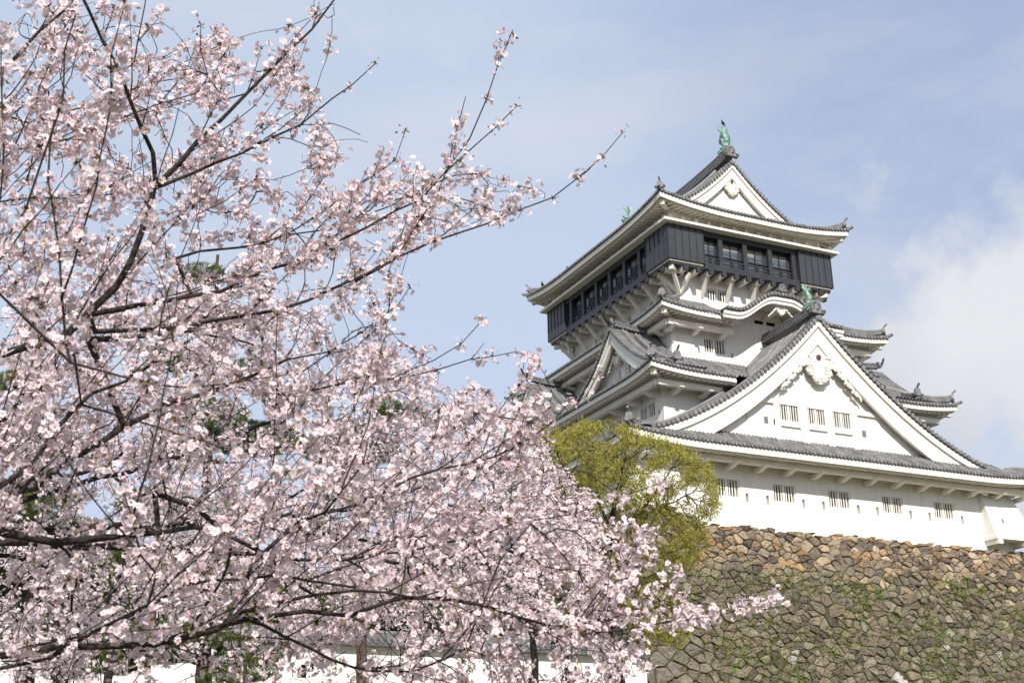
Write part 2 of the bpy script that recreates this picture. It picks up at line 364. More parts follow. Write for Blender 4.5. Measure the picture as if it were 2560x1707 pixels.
def gable(keep, apex, o, prof, D0, D1, steps, back=3., rows=False, verge_r=.105, sp=.245, ridge_h=.45, ridge_w=.36, oni_s=.8, wall_set=.95, wall_bot=None,
          name='gable', kudari=None, ridge_to=None, wall_drop=1.3, ridge=True, wallp=True, eave_ext=0., kud_len=1.):
    """gable seen end-on: o points out of the wall, prof(d) is the drop below the apex at lateral distance d.
    D0/D1 reach of the verge to the lateral left/right. steps: (drop0, drop1, setback) white mouldings of the barge board."""
    o = np.array((*o, 0.)); l = np.array((-o[1], o[0], 0)); A = np.array(apex, float)
    g = M()
    def q(d, b=0., dz=0.): return A+l*d-o*b+np.array((0, 0, -prof(abs(d))+dz))
    N = 28; ds = [-D0+(D0+D1)*i/N for i in range(N+1)]
    if not any(abs(d) < 1e-6 for d in ds): ds = sorted(ds+[0.])
    root = None
    for (a0, a1, sb, *s2) in steps:                       # white barge board: boards and coves, s2 = setback at the lower edge
        sc = s2[0] if s2 else sb
        for x, y in zip(ds[:-1], ds[1:]):
            fx, fy = q(x, sb), q(y, sb); gx_, gy_ = q(x, sc), q(y, sc); zf = np.array((0, 0, -1.))
            back_ = -o*(.16)
            g.hexa([gx_+zf*a1, gy_+zf*a1, gy_+zf*a1+back_, gx_+zf*a1+back_], [fx+zf*a0, fy+zf*a0, fy+zf*a0+back_, fx+zf*a0+back_])
    root = g.build(name, TRIM, keep)
    if wallp:                                             # gable wall panel under the barge
        w = M(); zb = A[2]-wall_bot
        pts = [A+l*d-o*wall_set+np.array((0, 0, -prof(abs(d))-.15)) for d in ds if A[2]-prof(abs(d))-.15 > zb+.02]
        if pts:
            p0, p1 = pts[0].copy(), pts[-1].copy(); p0[2] = p1[2] = zb
            w.prism([p0]+pts+[p1], -o*.2); w.build('gable_wall', PLASTER, root)
    # soffit under the overhang
    s_ = M()
    s_.strip([[q(d, .1, -.12) for d in ds], [q(d, back, -.12) for d in ds]]); s_.build('verge_soffit', CREAM, root)
    # round verge tiles in a row, facing out
    vt = M()
    for sg, D in ((-1, D0), (1, D1)):
        d = .10
        while d < D:
            c = q(sg*d, -.10, .115); vt.cur = 0; vt.col = rnd_grey(.8, 1.2)
            vt.cyl(c-o*.02, c-o*.62, verge_r*.86, 8); vt.cur = 1; vt.col = rnd_grey(.8, 1.2); vt.cyl(c+o*.02, c-o*.05, verge_r, 8)
            sl_ = math.hypot(1, (prof(d+.05)-prof(d))/.05); d += sp/sl_
    vt.cur = 0; vt.col = (.75, .75, .75)
    for sg, D in ((-1, D0), (1, D1)):                     # flat bedding tiles below them
        dd = [D*i/14 for i in range(15)]
        vt.strip([[q(sg*d, -.06, .0) for d in dd], [q(sg*d, -.06, .05) for d in dd], [q(sg*d, .62, .05) for d in dd]])
        vt.col = (1.15, 1.15, 1.12); vt.tube([q(sg*d, .68, .16) for d in dd], .08, 6); vt.tube([q(sg*d, .88, .12) for d in dd], .07, 6); vt.col = (.75, .75, .75)
    vt.build('verge_tiles', [TILE, DISC], root)
    if rows:
        rt = M(); n = int((back-.95)/.215)
        for sg, D in ((-1, D0+eave_ext), (1, D1+eave_ext)):
            dd = [D*i/10 for i in range(11)]
            rt.col = (.7, .7, .7); rt.strip([[q(sg*d, .6, .02) for d in dd], [q(sg*d, back, .02) for d in dd]])
            for i in range(n+1):
                b = 1.0+i*.215; rt.col = rnd_grey(.85, 1.15); rt.tube([q(sg*d, b, .02) for d in dd], .068, 6, False)
        rt.build('roof_tiles', [TILE], root)
    if kudari:
        kb = M(); kh = .27 if oni_s > .7 else .19
        for sg, D in ((-1, D0), (1, D1)):
            dd = [.35+(D*kud_len-.35)*i/9 for i in range(10)]
            pts = [q(sg*d, kudari, .06+.22*max(0, (i-7)/2.)**2) for i, d in enumerate(dd)]
            ridge_bar(kb, pts, kh+.01, kh, .09*kh/.27)
            e = pts[-1]; oni(kb, e+l*sg*.06, l*sg, .52, True, False)
        kb.build('descending_ridge', [TILE], root)
    if ridge:
        rb = M(); L = ridge_to or back
        sag = lambda t: .30*(2*t-1)**2 if L > 8 else .16*(1-t)**2
        pts = [A-o*(.25+(L-.25)*i/10)+np.array((0, 0, .10+sag(i/10))) for i in range(11)]
        ridge_bar(rb, pts, ridge_w, ridge_h, .11, 4)
        for sgn in (-1, 1):                                # small pattern of round bosses on the ridge sides
            for i in range(int(L/.22)):
                t = (i+.5)/int(L/.22); c = A-o*(.25+(L-.25)*t)+np.array((0, 0, .10+sag(t)+ridge_h*.52))
                rb.col = (2.2, 2.2, 2.2); rb.obox(c+l*sgn*ridge_w*.47, o*.05, l*.012, (0, 0, .035))
                rb.obox(c+l*sgn*ridge_w*.50-(0, 0, ridge_h*.28)+o*.1, o*.05, l*.012, (0, 0, .03))
        rb.build('main_ridge', [DTILE], root)
        on = M(); oni(on, A+o*.02+np.array((0, 0, .16+sag(0))), o, oni_s, False, True); on.build('ridge_end_tile', [DISC], root)
    return root

def gegyo(parent, c, o, s, boss=True, wing=1.0, flat=False):
    "carved white pendant: scalloped body with scrolls and trailing wings along the barge board"
    o = np.array((*o, 0.)); l = np.array((-o[1], o[0], 0)); c = np.array(c, float); g = M()
    def pt(x, z, b=0.): return c+l*x*s*(1.16 if z < .3 else 1.)+np.array((0, 0, z*s*(.86 if z < 0 else 1.)))+o*b
    body = [(0, 1.0), (.34, .64), (.62, .34), (.44, .04), (.52, -.10), (.56, -.32), (.46, -.52), (.30, -.58), (.27, -.78), (.14, -.92), (0, -.96)]
    body = body+[(-x, z) for x, z in body[-2:0:-1]]
    g.prism([pt(x, z) for x, z in body], -o*.10)
    def curl(x, z, r, sg, turns=1.45, w=.055):
        g.tube([pt(x+sg*r*(1-.8*t)*math.cos(t*turns*6.283), z+r*(1-.8*t)*math.sin(t*turns*6.283), .03) for t in np.linspace(0, 1, 14)], w*s, 6)
    for sg in (-1, 1):
        curl(sg*.38, -.12, .17, sg); curl(sg*.36, -.46, .15, sg); curl(sg*.16, -.74, .15, sg); curl(sg*.50, .20, .20, sg, 1.2, .06)
        for i in range(4):
            f = 1-.13*i; x, z = (.70+.29*i)*wing, (-.06-.345*i)/.86
            curl(sg*x, z, .15*f, -sg, 1.3, .055*f); g.tube([pt(sg*(x-.20), z+.16, .01), pt(sg*x, z+.10, .01), pt(sg*(x+.14), z-.12, .01), pt(sg*(x+.17), z-.26, .0)], [.07*s, .09*s*f, .08*s*f, .04*s], 6)
    ob = g.build('carved_pendant', TRIM, parent)
    if boss:
        h = M(); a = [math.pi/6+k*math.pi/3 for k in range(6)]; z0 = .34
        h.prism([pt(.105*math.cos(t), z0+.115*math.sin(t), .10) for t in a], -o*.11)
        h.prism([pt(.05*math.cos(t), z0+.055*math.sin(t), .15) for t in a], -o*.06)
        h.build('hexagon_boss', RUST, parent)
    return ob

def fish(parent, base, o, H):
    "shachi roof fish: head down biting the ridge, body curving up, forked tail spread on top"
    o = np.array((*o, 0.)); l = np.array((-o[1], o[0], 0)); b = np.array(base, float)
    def pt(f, z, y=0.): return b+o*f*H+np.array((0, 0, z*H))+l*y*H
    g = M(); path = [(-.20, .02), (-.06, .10), (.05, .22), (.09, .36), (.06, .50), (0., .62), (-.05, .70)]
    rad = [.09, .135, .145, .13, .105, .075, .05]
    g.tube([pt(*p) for p in path], [r*H for r in rad], 10, True)
    g.obox(pt(-.20, .06), o*.12*H, l*.13*H, (0, 0, .05*H)); g.obox(pt(-.26, -.02), o*.10*H, l*.11*H, (0, 0, .035*H))    # jaws
    for sg in (-1, 1):
        g.tube([pt(-.12, .15, sg*.11), pt(-.15, .20, sg*.13)], [.045*H, .02*H], 6)                            # eyes
        f = [pt(.02, .18, sg*.14), pt(.08, .34, sg*.24), pt(-.02, .38, sg*.27), pt(-.08, .28, sg*.20)]; g.prism(f, o*.03*H)   # pectoral fins
        f = [pt(.04, .44, sg*.11), pt(.08, .56, sg*.18), pt(0, .56, sg*.17)]; g.prism(f, o*.025*H)
        t = [pt(-.05, .66, 0), pt(-.09, .74, sg*.06), pt(-.10, .86, sg*.21), pt(-.06, 1.0, sg*.20), pt(-.03, .92, sg*.09), pt(-.03, .80, 0)]
        g.prism(t, o*.035*H)
    tf = [pt(-.05, .64), pt(-.20, .66), pt(-.34, .58), pt(-.28, .76), pt(-.12, .98), pt(-.04, 1.05), pt(-.02, .80)]
    g.prism([p-l*.015*H for p in tf], l*.03*H)
    for i in range(6):                                                                                        # dorsal spines
        z = .16+.085*i; f = [.22, .26, .27, .25, .20, .13][i]; g.prism([pt(f-.06, z-.03, -.012), pt(f+.05, z+.05, -.012), pt(f-.05, z+.06, -.012)], l*.024*H)
    return g.build('fish_finial', COPPER, parent, smooth=False)

def wall_grid(mb, o, u, n, W_, H_, holes, depth=.22):
    "wall sheet with real openings and reveals; o lower-left corner, u along, n outward"
    o, u, n = np.array(o, float), np.array((*u, 0.)), np.array((*n, 0.)); up_ = np.array((0, 0, 1.))
    xs = sorted(set([0, W_]+[h[0] for h in holes]+[h[1] for h in holes])); zs = sorted(set([0, H_]+[h[2] for h in holes]+[h[3] for h in holes]))
    pt = lambda x, z, d=0.: o+u*x+up_*z-n*d
    for x0, x1 in zip(xs[:-1], xs[1:]):
        for z0, z1 in zip(zs[:-1], zs[1:]):
            mx, mz = (x0+x1)/2, (z0+z1)/2
            if any(h[0] < mx < h[1] and h[2] < mz < h[3] for h in holes): continue
            mb.poly(pt(x0, z0), pt(x1, z0), pt(x1, z1), pt(x0, z1))
    for h in holes:
        x0, x1, z0, z1 = h[:4]
        for a, b in (((x0, z0), (x1, z0)), ((x1, z0), (x1, z1)), ((x1, z1), (x0, z1)), ((x0, z1), (x0, z0))):
            mb.poly(pt(*a), pt(*b), pt(*b, depth), pt(*a, depth))

def window_set(parent, o, u, n, W_, holes, name='window', depth=.22, bars=7):
    o, u, n = np.array(o, float), np.array((*u, 0.)), np.array((*n, 0.)); up_ = np.array((0, 0, 1.))
    for h in holes:
        x0, x1, z0, z1 = h[:4]; kind = h[4] if len(h) > 4 else 'w'
        v = M(); c = lambda x, z, d: o+u*x+up_*z-n*d
        if kind == 'w':
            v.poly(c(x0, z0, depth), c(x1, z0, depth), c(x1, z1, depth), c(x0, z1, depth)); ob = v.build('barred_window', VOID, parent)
            b = M(); w = (x1-x0)-.14; nb = bars; bw = w/(2*nb+1)
            for i in range(nb):
                if bars == 7 and i == 3: ww = bw*.95
                else: ww = bw*.36
                xx = x0+w*(i+.9)/(nb+.55)
                b.obox(c(xx, (z0+z1)/2, .07), u*ww*.92, n*.022, up_*((z1-z0)/2-.005))
            b.obox(c(x1-.045, (z0+z1)/2, .13), u*.04, n*.085, up_*((z1-z0)/2-.004))
            b.build('window_bars', TRIM, ob)
        else:
            v.poly(c(x0, z0, depth), c(x1, z0, depth), c(x1, z1, depth), c(x0, z1, depth)); v.build('loophole', SLIT, parent)
SLIT = mat('loophole_shadow', (.17, .165, .16), .9, .1)
BARK_D = None

def storey(parent, x0, x1, y0, y1, z0, z1, fh=(), lh=(), rh=()):
    "four plastered walls; fh holes in the front given as absolute x, lh holes in the left wall as absolute y"
    mb = M()
    F = [(a-x0, b-x0, c-z0, d-z0, *r) for a, b, c, d, *r in fh]
    Lh = [(y1-b, y1-a, c-z0, d-z0, *r) for a, b, c, d, *r in lh]
    wall_grid(mb, (x0, y0, z0), (1, 0), (0, -1), x1-x0, z1-z0, F)
    wall_grid(mb, (x0, y1, z0), (0, -1), (-1, 0), y1-y0, z1-z0, Lh)
    mb.poly((x1, y0, z0), (x1, y1, z0), (x1, y1, z1), (x1, y0, z1)); mb.poly((x0, y1, z0), (x1, y1, z0), (x1, y1, z1), (x0, y1, z1))
    w = mb.build('wall', PLASTER, parent)
    window_set(parent, (x0, y0, z0), (1, 0), (0, -1), x1-x0, F); window_set(parent, (x0, y1, z0), (0, -1), (-1, 0), y1-y0, Lh)
    return w

def bracket_row(parent, R, k, positions, tw, zb, tb=.75, gap=None):
    "plastered bracket arms with chamfered noses, carrying a beam that runs along the eave"
    L = R.L[k]; u = np.array((*R.u[k], 0.)); n = np.array((*R.n[k], 0.)); o = np.array((*R.o[k], 0.)); up_ = np.array((0, 0, 1.))
    for a0, a1 in ([(tb, L-tb)] if not gap else [(tb, gap[0]), (gap[1], L-tb)]):
        b = M(); b.obox(o+u*(a0+a1)/2+n*(tb)+up_*(zb+.14), u*(a1-a0)/2, n*.13, up_*.13); b.build('eave_beam', CREAM, parent)
    for a in positions:
        c = o+u*a+up_*zb; g = M()
        pr = [c+n*(tb-.28)+up_*.02, c+n*(tb-.28)-up_*.03, c+n*(tb+.05)-up_*.09, c+n*(tb+.32)-up_*.18, c+n*(tw+.05)-up_*.18, c+n*(tw+.05)+up_*.02]
        g.prism([p-u*.115 for p in pr], u*.23); g.build('eave_bracket', CREAM, parent)

# ---- floor 1, its great roof and the big gable towards the viewer
def h1(t_ridge, lin):
    def h(t):
        d = t_ridge-t
        return (24.0-(1.05*d-.0375*d*d) if d < 9.3 else 17.478-(17.478-16.87)*(d-9.3)/(t_ridge-9.3))-16.87
    return h
R1 = Rect(27.0, 51.4, 45.0, 70.6, 16.87, [lambda t: .68*t, h1(12.92, 1), lambda t: .68*t, h1(11.48, 1)], (.28, 4.5))
def t1(k, a, L):
    e = min(a, L-a)
    if k in (0, 2): return min(e, 1.75)
    f = a if k == 1 else L-a
    if f < .75: return e
    return (12.92 if k == 1 else 11.48) if f < 5.3 else min(e, 5.5 if k == 1 else 4.0)
r1 = tile_surface(R1, t1, breaks=(.75, 5.3)).build('roof', [TILE, DISC], KEEP)
eave(R1, [1.6, 1.6, 1.6, 1.6], th=.29).build('eave', [TRIM, CREAM], r1)
hip_ridges(R1, 1.6, r1, (0, 1), 1.35)
f = 46.5/46.2; zf = lambda z: (z-1.7)*f+1.7
W1 = [(a*f, b*f, zf(14.77), zf(15.54), 'w') for a, b in ((32.13, 33.40), (35.27, 36.53), (38.42, 39.70), (41.62, 42.86), (44.83, 46.11))]
W1 += [(a*f, a*f+.155, zf(14.56), zf(14.98), 's') for a in (33.69, 34.82, 36.84, 37.99, 40.03, 41.18, 43.21, 44.40, 46.48)]
storey(KEEP, 28.3, 50.1, 46.5, 69.1, 12.6, 16.8, W1, [(y, y+1.3, 14.85, 15.64, 'w') for y in (49.6, 53., 56.4, 60.)])
bracket_row(r1, R1, 0, [31.33+1.6*i-27.0 for i in range(-2, 13)], 1.5, 16.2)
bracket_row(r1, R1, 3, [70.6-(47.9+1.6*i) for i in range(0, 12)], 1.3, 16.2)
for x0, x1, lft in ((48.15, 50.1, 0), (28.3, 30.2, 1)):                       # stone-drop bays on the two front corners
    b = M(); sx = -.8 if lft else .8; yt, yb, zt, zb = 46.42, 45.70, 16.42, 14.06
    if lft: b.hexa([(x0+sx, yb, zb), (x1, yb, zb), (x1, 49.4, zb), (x0+sx, 49.4, zb)], [(x0-.06, yt, zt), (x1, yt, zt), (x1, 49.4, zt), (x0-.06, 49.4, zt)])
    else: b.hexa([(x0, yb, zb), (x1+sx, yb, zb), (x1+sx, 49.4, zb), (x0, 49.4, zb)], [(x0, yt, zt), (x1+.06, yt, zt), (x1+.06, 49.4, zt), (x0, 49.4, zt)])
    xa, xb = (x0+sx-.05, x1+.05) if lft else (x0-.05, x1+sx+.05)
    b.box(xa, xb, yb-.06, 49.45, zb-.17, zb-.003)
    o = b.build('stone_drop_bay', PLASTER, KEEP)
    for x in ((xa+.35, xb-.5) if lft else (xa+.22, xb-.85)):
        q = M(); q.box(x-.14, x+.20, yb-.03, 46.8, zb-.40, zb-.175); q.build('bay_beam', CREAM, o)
    q = M(); xm = (x0+x1)/2-.15; q.bar((xm, 45.905, 14.75), (xm, 46.035, 15.10), .14, .02, (0, 1, 0)); q.build('loophole', SLIT, o)

prof1 = lambda d: (1.05*d-.0375*d*d) if d < 9.3 else 6.522+.24*(d-9.3)
G1 = gable(KEEP, (XC, 45.75, 24.0), (0, -1), prof1, 9.95, 9.75, [(.02, .36, 0), (.36, .98, .11, .18), (.96, 1.25, .14, .18)], back=4.4, wall_set=.62, wall_bot=6.42,
           ridge_to=4.55, ridge_h=.46, ridge_w=.50, oni_s=.85, verge_r=.115, sp=.27)
kb = M()                                                                       # low ridge on the left slope behind the verge
ridge_bar(kb, [(XC-d, 47.15, 24.06-prof1(d)) for d in np.linspace(4.9, 9.6, 9)], .26, .24, .08)
for y_ in (46.62, 46.84): kb.tube([(XC-d, y_, 24.10-prof1(d)) for d in np.linspace(2.0, 9.8, 12)], .075, 6)
kb.build('descending_ridge', [TILE], G1)
gegyo(G1, (XC, 46.02, 21.70), (0, -1), 1.18)
yw = 46.37; fx_ = lambda v: v*.993; fz_ = lambda v: (v-1.7)*.993+1.7
GB = lambda m_, x0, x1, y0, y1, z0, z1: m_.box(fx_(x0), fx_(x1), y0, y1, fz_(z0), fz_(z1))
q = M()                                                                        # plastered framing on the gable wall
GB(q, 33.6, 43.4, yw-.12, yw+.05, 19.64, 19.86)
GB(q, 36.0, 41.0, yw-.10, yw+.05, 18.58, 18.86)
for a, b in ((36.0, 36.33), (37.50, 37.97), (39.08, 39.49), (40.62, 41.0)): GB(q, a, b, yw-.115, yw+.05, 17.5, 19.70)
for x in (34.6, 42.3): GB(q, x-.14, x+.14, yw-.04, yw+.05, 17.5, 19.66)
q.build('gable_framing', PLASTER, G1)
for a, b in ((36.33, 37.50), (37.97, 39.08), (39.49, 40.62)):
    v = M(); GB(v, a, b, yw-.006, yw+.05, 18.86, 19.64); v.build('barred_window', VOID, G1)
    v2 = M(); bw = (b-a-.12)/15
    for i in range(7):
        ww = bw*(1.7 if i == 3 else .58); xx = a+(b-a-.12)*(i+.75)/7.3
        GB(v2, xx-ww/2, xx+ww/2, yw-.07, yw-.02, 18.865, 19.635)
    GB(v2, b-.09, b-.001, yw-.10, yw-.007, 18.865, 19.635); v2.build('window_bars', TRIM, G1)
for a, b, z0, z1 in ((35.45, 35.68, 18.60, 18.96), (41.28, 41.53, 18.57, 18.92)):
    v = M(); GB(v, a, b, yw-.005, yw+.05, z0, z1); v.build('loophole', SLIT, G1)
fish(KEEP, (XC, 46.3, 24.78), (0, -1), 1.22)

# ---- floor 2
hs = lambda t: .43*t+.043*t*t
R2 = Rect(29.3, 47.66, 46.58, 68.2, 20.72, hs, (.24, 3.2))
def t2(k, a):
    if k != 0: return 0
    d = abs(R2.o[0][0]+a-XC); zg = 24.0-(1.05*d-.0375*d*d); t = 0.
    if d > 4.5: return 0
    while t < 3.5 and 20.72+hs(t) < zg: t += .05
    return max(t, .3)
gc2 = XC-29.3
r2 = tile_surface(R2, lambda k, a, L: min(min(a, L-a), 3.45), tmin=t2, breaks=(gc2-4.5,)).build('roof', [TILE, DISC], KEEP)
eave(R2, [1.55]*4, gaps={0: (gc2-4.5, gc2+4.5)}, gin=.0).build('eave', [TRIM, CREAM], r2)
hip_ridges(R2, 3.45, r2, (0,), 1.5); hip_ridges(R2, 3.45, r2, (1, 2, 3), 2.4)
storey(KEEP, 30.83, 46.13, 48.11, 66.65, 16.6, 20.75, (), [(48.9, 50.2, 19.1, 19.72, 'w'), (52.05, 53.35, 19.1, 19.72, 'w'), (55.3, 56.6, 19.1, 19.72, 'w'), (48.47, 48.6, 19.03, 19.27, 's')])
bracket_row(r2, R2, 3, [68.2-(48.5+1.62*i) for i in range(0, 12)], 1.5, 20.02)
bracket_row(r2, R2, 0, [1.95, 3.55, 14.8, 16.4], 1.5, 20.02, .75, (gc2-4.9, gc2+4.9))
bracket_row(r2, R2, 1, [2.0+1.62*i for i in range(0, 11)], 1.5, 20.02)
prof2 = lambda d: 1.1*d-.095*d*d if d < 4.4 else 3.0
for sx in (-1, 1):
    for yy in (51.25, 60.6):
        ax = 29.95 if sx < 0 else 47.01
        near = 1 if yy < 55 else 0
        g2 = gable(KEEP, (ax, yy, 24.02), (sx, 0), prof2, *((3.75, 4.1) if sx < 0 else (4.1, 3.75)), [(.02, .28, 0), (.26, .56, .06), (.54, .72, .02)], back=2.85, rows=True, wall_set=.62, wall_bot=3.15,
                   ridge_h=.20, ridge_w=.26, oni_s=.44, verge_r=.085, sp=.22, kudari=1.25, kud_len=.97, ridge_to=2.8)
        c = M(); t_ = [np.array((ax+sx*(.02+.42*(i/5)), yy, 24.42+.55*(i/5)**1.8)) for i in range(6)]; c.tube(t_, [.085, .08, .075, .07, .06, .055], 8); c.build('ridge_horn_tile', [TILE], g2)
        xw = ax-sx*.62
        gegyo(g2, (ax-sx*.30, yy, 22.62), (sx, 0), .46)
        for dy in (-.48, .48):
            v = M(); v.box(min(xw-sx*.02, xw+sx*.012), max(xw-sx*.02, xw+sx*.012), yy+dy-.26, yy+dy+.26, 21.15, 22.1); v.build('barred_window', VOID, g2)
            v = M()
            for i in range(4):
                y_ = yy+dy-.26+.52*(i+.5)/4; v.box(min(xw+sx*.014, xw+sx*.06), max(xw+sx*.014, xw+sx*.06), y_-.035, y_+.035, 21.15, 22.1)
            v.build('window_bars', TRIM, g2)

# ---- floor 3 with the curved karahafu gable
hs3 = lambda t: .45*t+.05*t*t
R3 = Rect(31.42, 45.54, 48.67, 66.3, 24.82, hs3, (.24, 3.0))
kc = XC-31.42
r3 = tile_surface(R3, lambda k, a, L: 0 if (k == 0 and abs(a-kc) < 2.5) else min(min(a, L-a), 3.05), breaks=(kc-2.5,)).build('roof', [TILE, DISC], KEEP)
eave(R3, [1.4]*4, gaps={0: (kc-3.6, kc+3.6)}).build('eave', [TRIM, CREAM], r3)
hip_ridges(R3, 3.33, r3, (0, 1, 2, 3), 2.8, .22, .24)
storey(KEEP, 32.75, 44.2, 50.03, 64.9, 20.6, 25.25, [(34.69, 36.0, 23.19, 23.93, 'w'), (34.28, 34.39, 23.04, 23.35, 's'), (36.27, 36.39, 23.06, 23.34, 's')],
       [(56.0, 57.2, 23.2, 23.9, 'w')])
bracket_row(r3, R3, 0, [1.05, 2.55, 4.15, 10.0, 11.6, 13.1], 1.4, 24.08, .75, (kc-2.45, kc+2.45))
bracket_row(r3, R3, 3, [66.3-(50.6+1.6*i) for i in range(0, 10)], 1.4, 24.08)
bracket_row(r3, R3, 1, [1.9+1.6*i for i in range(0, 10)], 1.4, 24.08)
pk = lambda d: 1.22*.5*(1-math.cos(math.pi*min(1, max(0, (d-.45)/2.55))))
G3 = gable(KEEP, (XC, 48.2, 26.06), (0, -1), pk, 3.68, 3.68, [(.02, .20, 0), (.185, .38, .07)], back=3.40, rows=True, wall_set=1.84, wall_bot=1.0, ridge_h=.24, ridge_w=.30, oni_s=.52,
           verge_r=.095, sp=.235, name='curved_gable')
gegyo(G3, (XC, 48.50, 25.50), (0, -1), .40, False, 1.05)
q = M(); q.box(37.90, 38.44, 50.024, 50.2, 25.20, 25.385); q.box(38.67, 39.2, 50.024, 50.2, 25.20, 25.385); q.build('vent_opening', VOID, G3)
q = M()
for x in (37.2, 38.5, 39.8): q.box(x-.09, x+.09, 48.6, 50.02, 25.42, 25.60)
q.build('gable_beams', CREAM, G3)

# ---- floor 4 and the struts that carry the overhanging top storey
X0, X1, Y0, Y1 = 33.19, 43.76, 50.47, 64.26
storey(KEEP, 34.43, 42.53, 51.55, 63.2, 25.0, 28.2, [(36.2, 37.52, 26.82, 27.44, 'w'), (39.2, 40.5, 26.82, 27.44, 'w')], [(y, y+1.1, 26.82, 27.44, 'w') for y in (53.4, 56.6, 59.6)])
q = M(); q.box(36.05, 37.67, 51.46, 51.58, 27.48, 27.64); q.build('window_hood', TRIM, KEEP)
OV = KEEP
fl = M(); fl.box(X0+.12, X1-.12, Y0+.12, Y1-.12, 28.06, 28.2); fl.build('storey_floor', BLKTRIM, OV)
def strut(a, b):
    s_ = M(); s_.bar(a, b, .17, .20); s_.build('support_strut', CREAM, KEEP)
nb = 13
for i in range(nb):                                                         # joists under the front and back
    x = 34.2+.79*i
    if x > 43.3: break
    for y_o, y_w, sg in ((Y0, 51.59, 1), (Y1, 63.16, -1)):
        j = M(); j.box(x-.11, x+.13, min(y_o+sg*.14, y_w), max(y_o+sg*.14, y_w), 27.80, 28.055); j.build('floor_joist', CREAM, KEEP)
        j = M(); j.box(x-.125, x+.145, min(y_o+.005*sg, y_o+sg*.14), max(y_o+.005*sg, y_o+sg*.14), 27.78, 28.058); j.build('joist_cap', BLKTRIM, KEEP)
        if i % 2 == 0 and 34.9 < x < 42.3: strut((x, y_w+.02, 26.86), (x, y_o+sg*.42, 27.86))
for i in range(17):                                                         # and under the two long sides
    y = 51.22+.79*i
    if y > 63.7: break
    for x_o, x_w, sg in ((X0, 34.47, 1), (X1, 42.49, -1)):
        j = M(); j.box(min(x_o+sg*.14, x_w), max(x_o+sg*.14, x_w), y-.11, y+.13, 27.80, 28.055); j.build('floor_joist', CREAM, KEEP)
        j = M(); j.box(min(x_o+.005*sg, x_o+sg*.14), max(x_o+.005*sg, x_o+sg*.14), y-.125, y+.145, 27.78, 28.058); j.build('joist_cap', BLKTRIM, KEEP)
        if i % 2 == 1 and 52 < y < 63: strut((x_w+.02, y, 26.86), (x_o+sg*.42, y, 27.86))
for x, y, wx, wy in ((X0, Y0, 34.43, 51.55), (X1, Y0, 42.53, 51.55), (X0, Y1, 34.43, 63.2), (X1, Y1, 42.53, 63.2)):
    sx, sy = (1 if x < 38 else -1), (1 if y < 57 else -1)
    for tx, ty in ((x+sx*.55, y+sy*.55), (x+sx*1.5, y+sy*.42), (x+sx*.42, y+sy*1.5)): strut((wx, wy, 26.86), (tx, ty, 27.86))
    j = M(); j.bar((x+sx*.25, y+sy*.25, 27.93), (wx, wy, 27.93), .24, .25); j.build('floor_joist', CREAM, KEEP)

# black corner cabins with standing seams
def cabin(x0, x1, y0, y1, faces):
    b = M(); b.box(x0, x1, y0, y1, 28.30, 30.27)
    o = b.build('corner_cabin', BLACK, OV)
    q = M()
    for fc in faces:
        a0, a1 = (x0, x1) if fc in 'fb' else (y0, y1); n = 5
        for i in range(n+1):
            a = a0+.02+(a1-a0-.04)*i/n
            if fc == 'f': q.box(a-.022, a+.022, y0-.035, y0+.01, 28.31, 30.26)
            if fc == 'b': q.box(a-.022, a+.022, y1-.01, y1+.035, 28.31, 30.26)
            if fc == 'l': q.box(x0-.035, x0+.01, a-.022, a+.022, 28.31, 30.26)
            if fc == 'r': q.box(x1-.01, x1+.035, a-.022, a+.022, 28.31, 30.26)
        c_, d_ = (a1-(a1-a0)/n, a1) if x1 > 40 and fc == 'f' else (a0, a0+(a1-a0)/n)
        if fc == 'f': q.box(c_, d_, y0-.012, y0+.01, 29.38, 29.41)
        if fc == 'l': q.box(x0-.012, x0+.01, a0, a0+(a1-a0)/n, 29.38, 29.41)
    q.box(x0-.02, x1+.02, y0-.02, y1+.02, 28.29, 28.335)
    q.build('seam_battens', BLKTRIM, o)
    t = M(); t.box(x0+.07, x1-.07, y0+.07, y1-.07, 28.20, 28.285); t.build('bottom_trim', CREAM, o)
cabin(X0, 35.40, Y0, 52.72, 'fl'); cabin(41.55, X1, Y0, 52.72, 'fr'); cabin(X0, 35.40, 62.08, Y1, 'bl'); cabin(41.55, X1, 62.08, Y1, 'br')

